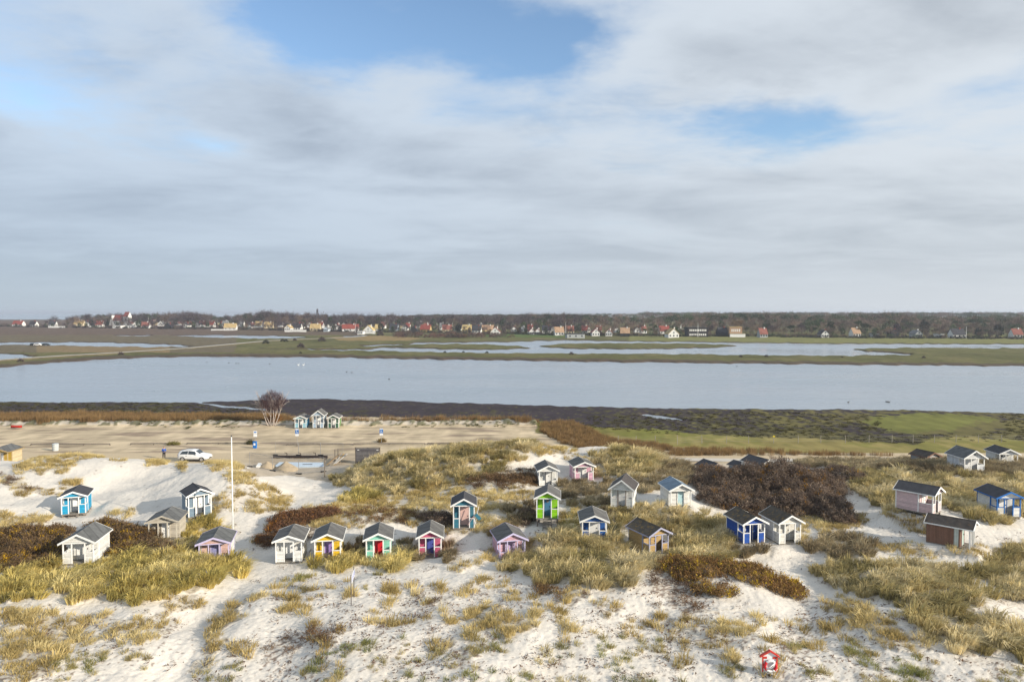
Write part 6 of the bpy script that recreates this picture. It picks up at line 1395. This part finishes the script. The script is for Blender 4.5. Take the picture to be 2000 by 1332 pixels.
# ------------------------------------------------------------------ logs edging the parking rows
for i, (x0, x1, py) in enumerate(((60, 215, 870), (255, 345, 869), (365, 490, 868), (560, 690, 870), (690, 830, 869), (835, 1010, 868))):
    a = at_z(x0, py, .0); b = at_z(x1, py - .5, .0); o = empty('log_barrier', (a.x, a.y, 0)); tag(o, ('low grey log rail on the parking field right of the waste bin', 'low grey log rail beyond the person', 'low grey log rail left of the ticket machine', 'low grey log rail at the foot of the left wheelchair sign', 'low grey log rail at the foot of the right wheelchair sign', 'low grey log rail at the right end of the parking field')[i], 'log rail', 'log rails on the parking field')
    n = max(2, int((b - a).length / 4)); d = b - a
    MB().tube([(0, 0, .22), (d.x / 2, d.y / 2, .24), (d.x, d.y, .22)], [.09, .10, .08], 7).build('log', m_stilt, o)
    for j in range(n + 1): q = d * (j / n); MB().box(q.x - .07, q.x + .07, q.y - .07, q.y + .07, -.2, .16).build('stub', m_stilt, o)

# ------------------------------------------------------------------ building site
def heap(px, py, rx, hh, seed, label):
    p = at_z(px, py, .1); g = 26; V = []; T = []
    for i in range(10):
        r = i / 9
        for j in range(g): a = 2 * math.pi * j / g; x = rx * r * math.cos(a); y = rx * .9 * r * math.sin(a); V.append((x, y, hh * max(0, 1 - r) ** .9 + .08 * float(pnoise(np.array([x * 2. + seed]), np.array([y * 2.]), seed)[0]) * (1 - r) - .05 * r))
    for i in range(9):
        for j in range(g): a = i * g + j; b = i * g + (j + 1) % g; T.append((a, b, b + g, a + g))
    o = link('sand_heap', np_mesh('sand_heap', np.array(V), np.array(T), pbr('damp_sand', (.36, .29, .20), .95, .15, 2, None, .05), None, True)); o.location = (p.x, p.y, ground_z(p.x, p.y)); tag(o, label, 'sand heap', 'sand heaps on the building site')
heap(559, 920, 1.75, 1.15, 3, 'right and larger one of two sand heaps before the pale blue slab'); heap(522, 918, 1.35, .95, 8, 'left and smaller one of two sand heaps before the pale blue slab')
def slab(pts, z0, z1, name, mat, label, cat):
    P_ = [at_z(a, b, .15) for a, b in pts]; c = sum(P_, Vector()) / len(P_); m = MB(); n = len(P_); gz = ground_z(c.x, c.y)
    m.v = [(q.x - c.x, q.y - c.y, z0) for q in P_] + [(q.x - c.x, q.y - c.y, z1) for q in P_]; m.f = [tuple(reversed(range(n))), tuple(range(n, 2 * n))] + [(i, (i + 1) % n, n + (i + 1) % n, n + i) for i in range(n)]
    o = m.build(name, mat); o.location = (c.x, c.y, gz); tag(o, label, cat); return o
sl_ = slab([(535, 914), (634, 914), (632, 905.5), (546, 905)], -.2, .22, 'foundation_slab', pbr('pale_blue_tarp', (.47, .55, .62), .5, .12, 1.2, None, .02), 'pale blue covered foundation slab on the building site', 'slab')
MB().box(.3, 1.6, -.2, .25, .2205, .235).build('slot', pbr('slot_dark', (.12, .13, .15), .8), sl_)
slab([(500, 919.5), (509, 919), (511, 913.5), (505, 913)], -.1, .35, 'white_board_stack', m_white, 'white board leaning at the left end of the sand heaps', 'board')
p0 = at_z(534, 893, .1); p1 = at_z(640, 892.5, .1); o = empty('steel_beam', (p0.x, p0.y, ground_z(p0.x, p0.y))); tag(o, 'long rusty black beam lying on the building site', 'beam'); m_rust = pbr('rusty_black', (.035, .024, .022), .85, .3, 2)
L_ = p1.x - p0.x; MB().box(0, L_, -.12, .12, .12, .28).build('web', m_rust, o); MB().box(-.05, L_ + .05, -.22, .22, .281, .32).build('flange', m_rust, o); MB().box(-.05, L_ + .05, -.22, .22, .08, .119).build('flange', m_rust, o)
for x in (.02 * L_, .35 * L_, .7 * L_, .98 * L_): MB().box(x - .2, x + .2, -.5, .5, -.2, .079).build('block', m_stilt, o)
for x in (.25, .5, .78): MB().tube([(x * L_, 0, .32), (x * L_ + .02, 0, .7), (x * L_ - .35, .1, .75)], [.05] * 3, 7).build('pipe_stub', m_rust, o)
# mesh fence panels on black feet
m_wire = pbr('fence_wire', (.30, .30, .30), .5, .1, 3, None, 0, .4, .5)
def site_fence(a, b, label):
    A = at_z(*a, .1); B = at_z(*b, .1); o = empty('mesh_fence_panel', (A.x, A.y, ground_z(A.x, A.y))); tag(o, label, 'fence panel', 'mesh fence panels of the building site'); d = B - A; dz = ground_z(B.x, B.y) - ground_z(A.x, A.y)
    for q, z in ((Vector((0, 0, 0)), 0), (d, dz)):
        MB().tube([(q.x, q.y, z), (q.x, q.y, z + 1.9)], [.022, .022], 6).build('post', m_wire, o); MB().box(q.x - .35, q.x + .35, q.y - .12, q.y + .12, z - .05, z + .13).build('foot', m_iron, o)
    for z in (.15, 1.88): MB().bar((0, 0, z), (d.x, d.y, z + dz), .035).build('rail', m_wire, o)
    w = MB(); n = int(d.length / .22)
    for i in range(1, n): q = d * (i / n); w.bar((q.x, q.y, .15 + dz * i / n), (q.x, q.y, 1.88 + dz * i / n), .005)
    for z in (.5, .85, 1.2, 1.55): w.bar((0, 0, z), (d.x, d.y, z + dz), .005)
    ww = w.build('wire_mesh', m_wire, o); ww['kind'] = 'stuff'
for i, (a, b) in enumerate((((538, 887.5), (583, 888)), ((583.5, 888), (626, 888)), ((626.5, 888), (670, 889)))): site_fence(a, b, ('left', 'middle', 'right')[i] + ' one of the mesh fence panels behind the rusty beam')
for i, (a, b) in enumerate((((488, 925), (532, 928)), ((533, 928), (583, 929)), ((584, 929), (632, 928)))): site_fence(a, b, ('left', 'middle', 'right')[i] + ' one of the mesh fence panels in front of the sand heaps')
for i, (px, py, hp, lb) in enumerate(((634, 940, 38, 'single grey timber post at the front of the building site'), (654, 903, 26, 'left grey post of the tall pair beside the site exit'), (660, 897, 22, 'right grey post of the tall pair beside the site exit'), (664, 902, 14, 'short leaning grey post at the site exit'))):
    p = at_z(px, py, .1); h = hp * p.y / F; gz = ground_z(p.x, p.y); o = MB().box(-.06, .06, -.06, .06, -.3, h).build('timber_post', m_stilt, None, bevel=.01); o.location = (p.x, p.y, gz); o.rotation_euler = (0, R(8) if i == 3 else R(1), 0); tag(o, lb, 'post', 'timber posts of the building site')
    MB().box(-.065, .065, -.065, .065, h + .001, h + .02).build('cap', m_stilt, o)
def planks():
    A = at_z(651, 915, .2); B = at_z(672, 893, .2); o = empty('board_pile', (A.x, A.y, ground_z(A.x, A.y))); tag(o, 'pile of tan boards beside the site exit', 'boards'); d = B - A; d.z = 0
    for i in range(6): s = Vector((d.y, -d.x, 0)).normalized() * (i - 2.5) * .24; j = Vector((rnd.uniform(-.4, .4), rnd.uniform(-.4, .4), 0)); MB().bar((s.x + j.x, s.y + j.y, .15 + .08 * (i % 3)), (d.x * .9 + s.x, d.y * .9 + s.y, .2 + .1 * (i % 2)), .2, .05).build('plank', pbr('tan_board_%d' % (i % 3), ((.40, .27, .12), (.30, .2, .11), (.46, .42, .36))[i % 3], .8, .15, 3), o)
planks()
def screen():
    A = at_z(694.5, 901, .4); B = at_z(740, 903, .4); z = ground_z(A.x, A.y); o = empty('board_screen', (A.x, A.y, z)); tag(o, 'weathered dark grey board screen at the foot of the grassy dune', 'board screen'); w = B.x - A.x
    m_ = [pbr('grey_screen_%d' % i, c_, .9, .25, 2) for i, c_ in enumerate(((.095, .09, .095), (.12, .115, .12), (.075, .07, .08)))]
    for i in range(9): MB().box(.05, w - .05, -.02 + .006 * (i % 2), .02, .05 + i * .235, .05 + i * .235 + .222).build('board', m_[rnd.randrange(3)], o)
    for x in (0, w * .5, w): MB().box(x - .06, x + .06, .021, .14, -.3, 2.2).build('post', m_stilt, o)
    for x in (.25, w - .45): MB().box(x, x + .28, -.035, -.021, 1.85, 1.93).build('white_plate', m_white, o)
    MB().box(-.1, w + .1, -.06, .16, 2.201, 2.25).build('cap', m_stilt, o)
screen()

# ------------------------------------------------------------------ pasture fence on the meadow
def pasture():
    xs = [1207, 1242, 1280, 1323, 1371, 1419, 1462, 1511, 1559, 1603, 1651, 1697, 1742, 1783, 1825, 1867, 1911, 1956, 2004, 2050]
    P_ = [at_z(x, 866 - .0025 * (x - 1200) + (2.5 if x == 1323 else 0), 0) for x in xs]; o = empty('wire_fence', (P_[0].x, P_[0].y, 0)); tag(o, 'wire pasture fence with pale posts across the green meadow', 'fence'); c = P_[0]; mpst = pbr('pale_post', (.30, .27, .23), .85, .15, 4)
    for i, q in enumerate(P_):
        z = ground_z(q.x, q.y); h = 1.25 if i != 3 else 1.5; MB().tube([(q.x - c.x, q.y - c.y, z - .3), (q.x - c.x + rnd.uniform(-.04, .04), q.y - c.y, z + h)], [.05, .04], 7).build('post', mpst, o)
    for k, zz in enumerate((.35, .7, 1.05)):
        w = MB()
        w.tube([(q.x - c.x, q.y - c.y - .055, ground_z(q.x, q.y) + zz) for q in P_], [.006] * len(P_), 3, False); w.build('wire', m_wire, o)
    q = P_[7]; MB().box(q.x - c.x - .16, q.x - c.x + .16, q.y - c.y - .09, q.y - c.y - .07, 1.0, 1.2).build('yellow_tag', pbr('yellow_tag', (.7, .55, .02), .5), o)
pasture()

# ------------------------------------------------------------------ haze
def haze():
    m = bpy.data.materials.new('haze_air'); m.use_nodes = True; nt = m.node_tree; nt.nodes.clear()
    v = NN(nt, 'ShaderNodeVolumePrincipled'); v.inputs['Color'].default_value = (.80, .87, 1.0, 1); v.inputs['Density'].default_value = 1.4e-4; v.inputs['Anisotropy'].default_value = .2
    out = NN(nt, 'ShaderNodeOutputMaterial'); nt.links.new(v.outputs[0], out.inputs['Volume'])
    o = MB().box(-20000, 20000, -200, 33000, -4, 31).build('haze', m); tag(o, kind='stuff')
haze()
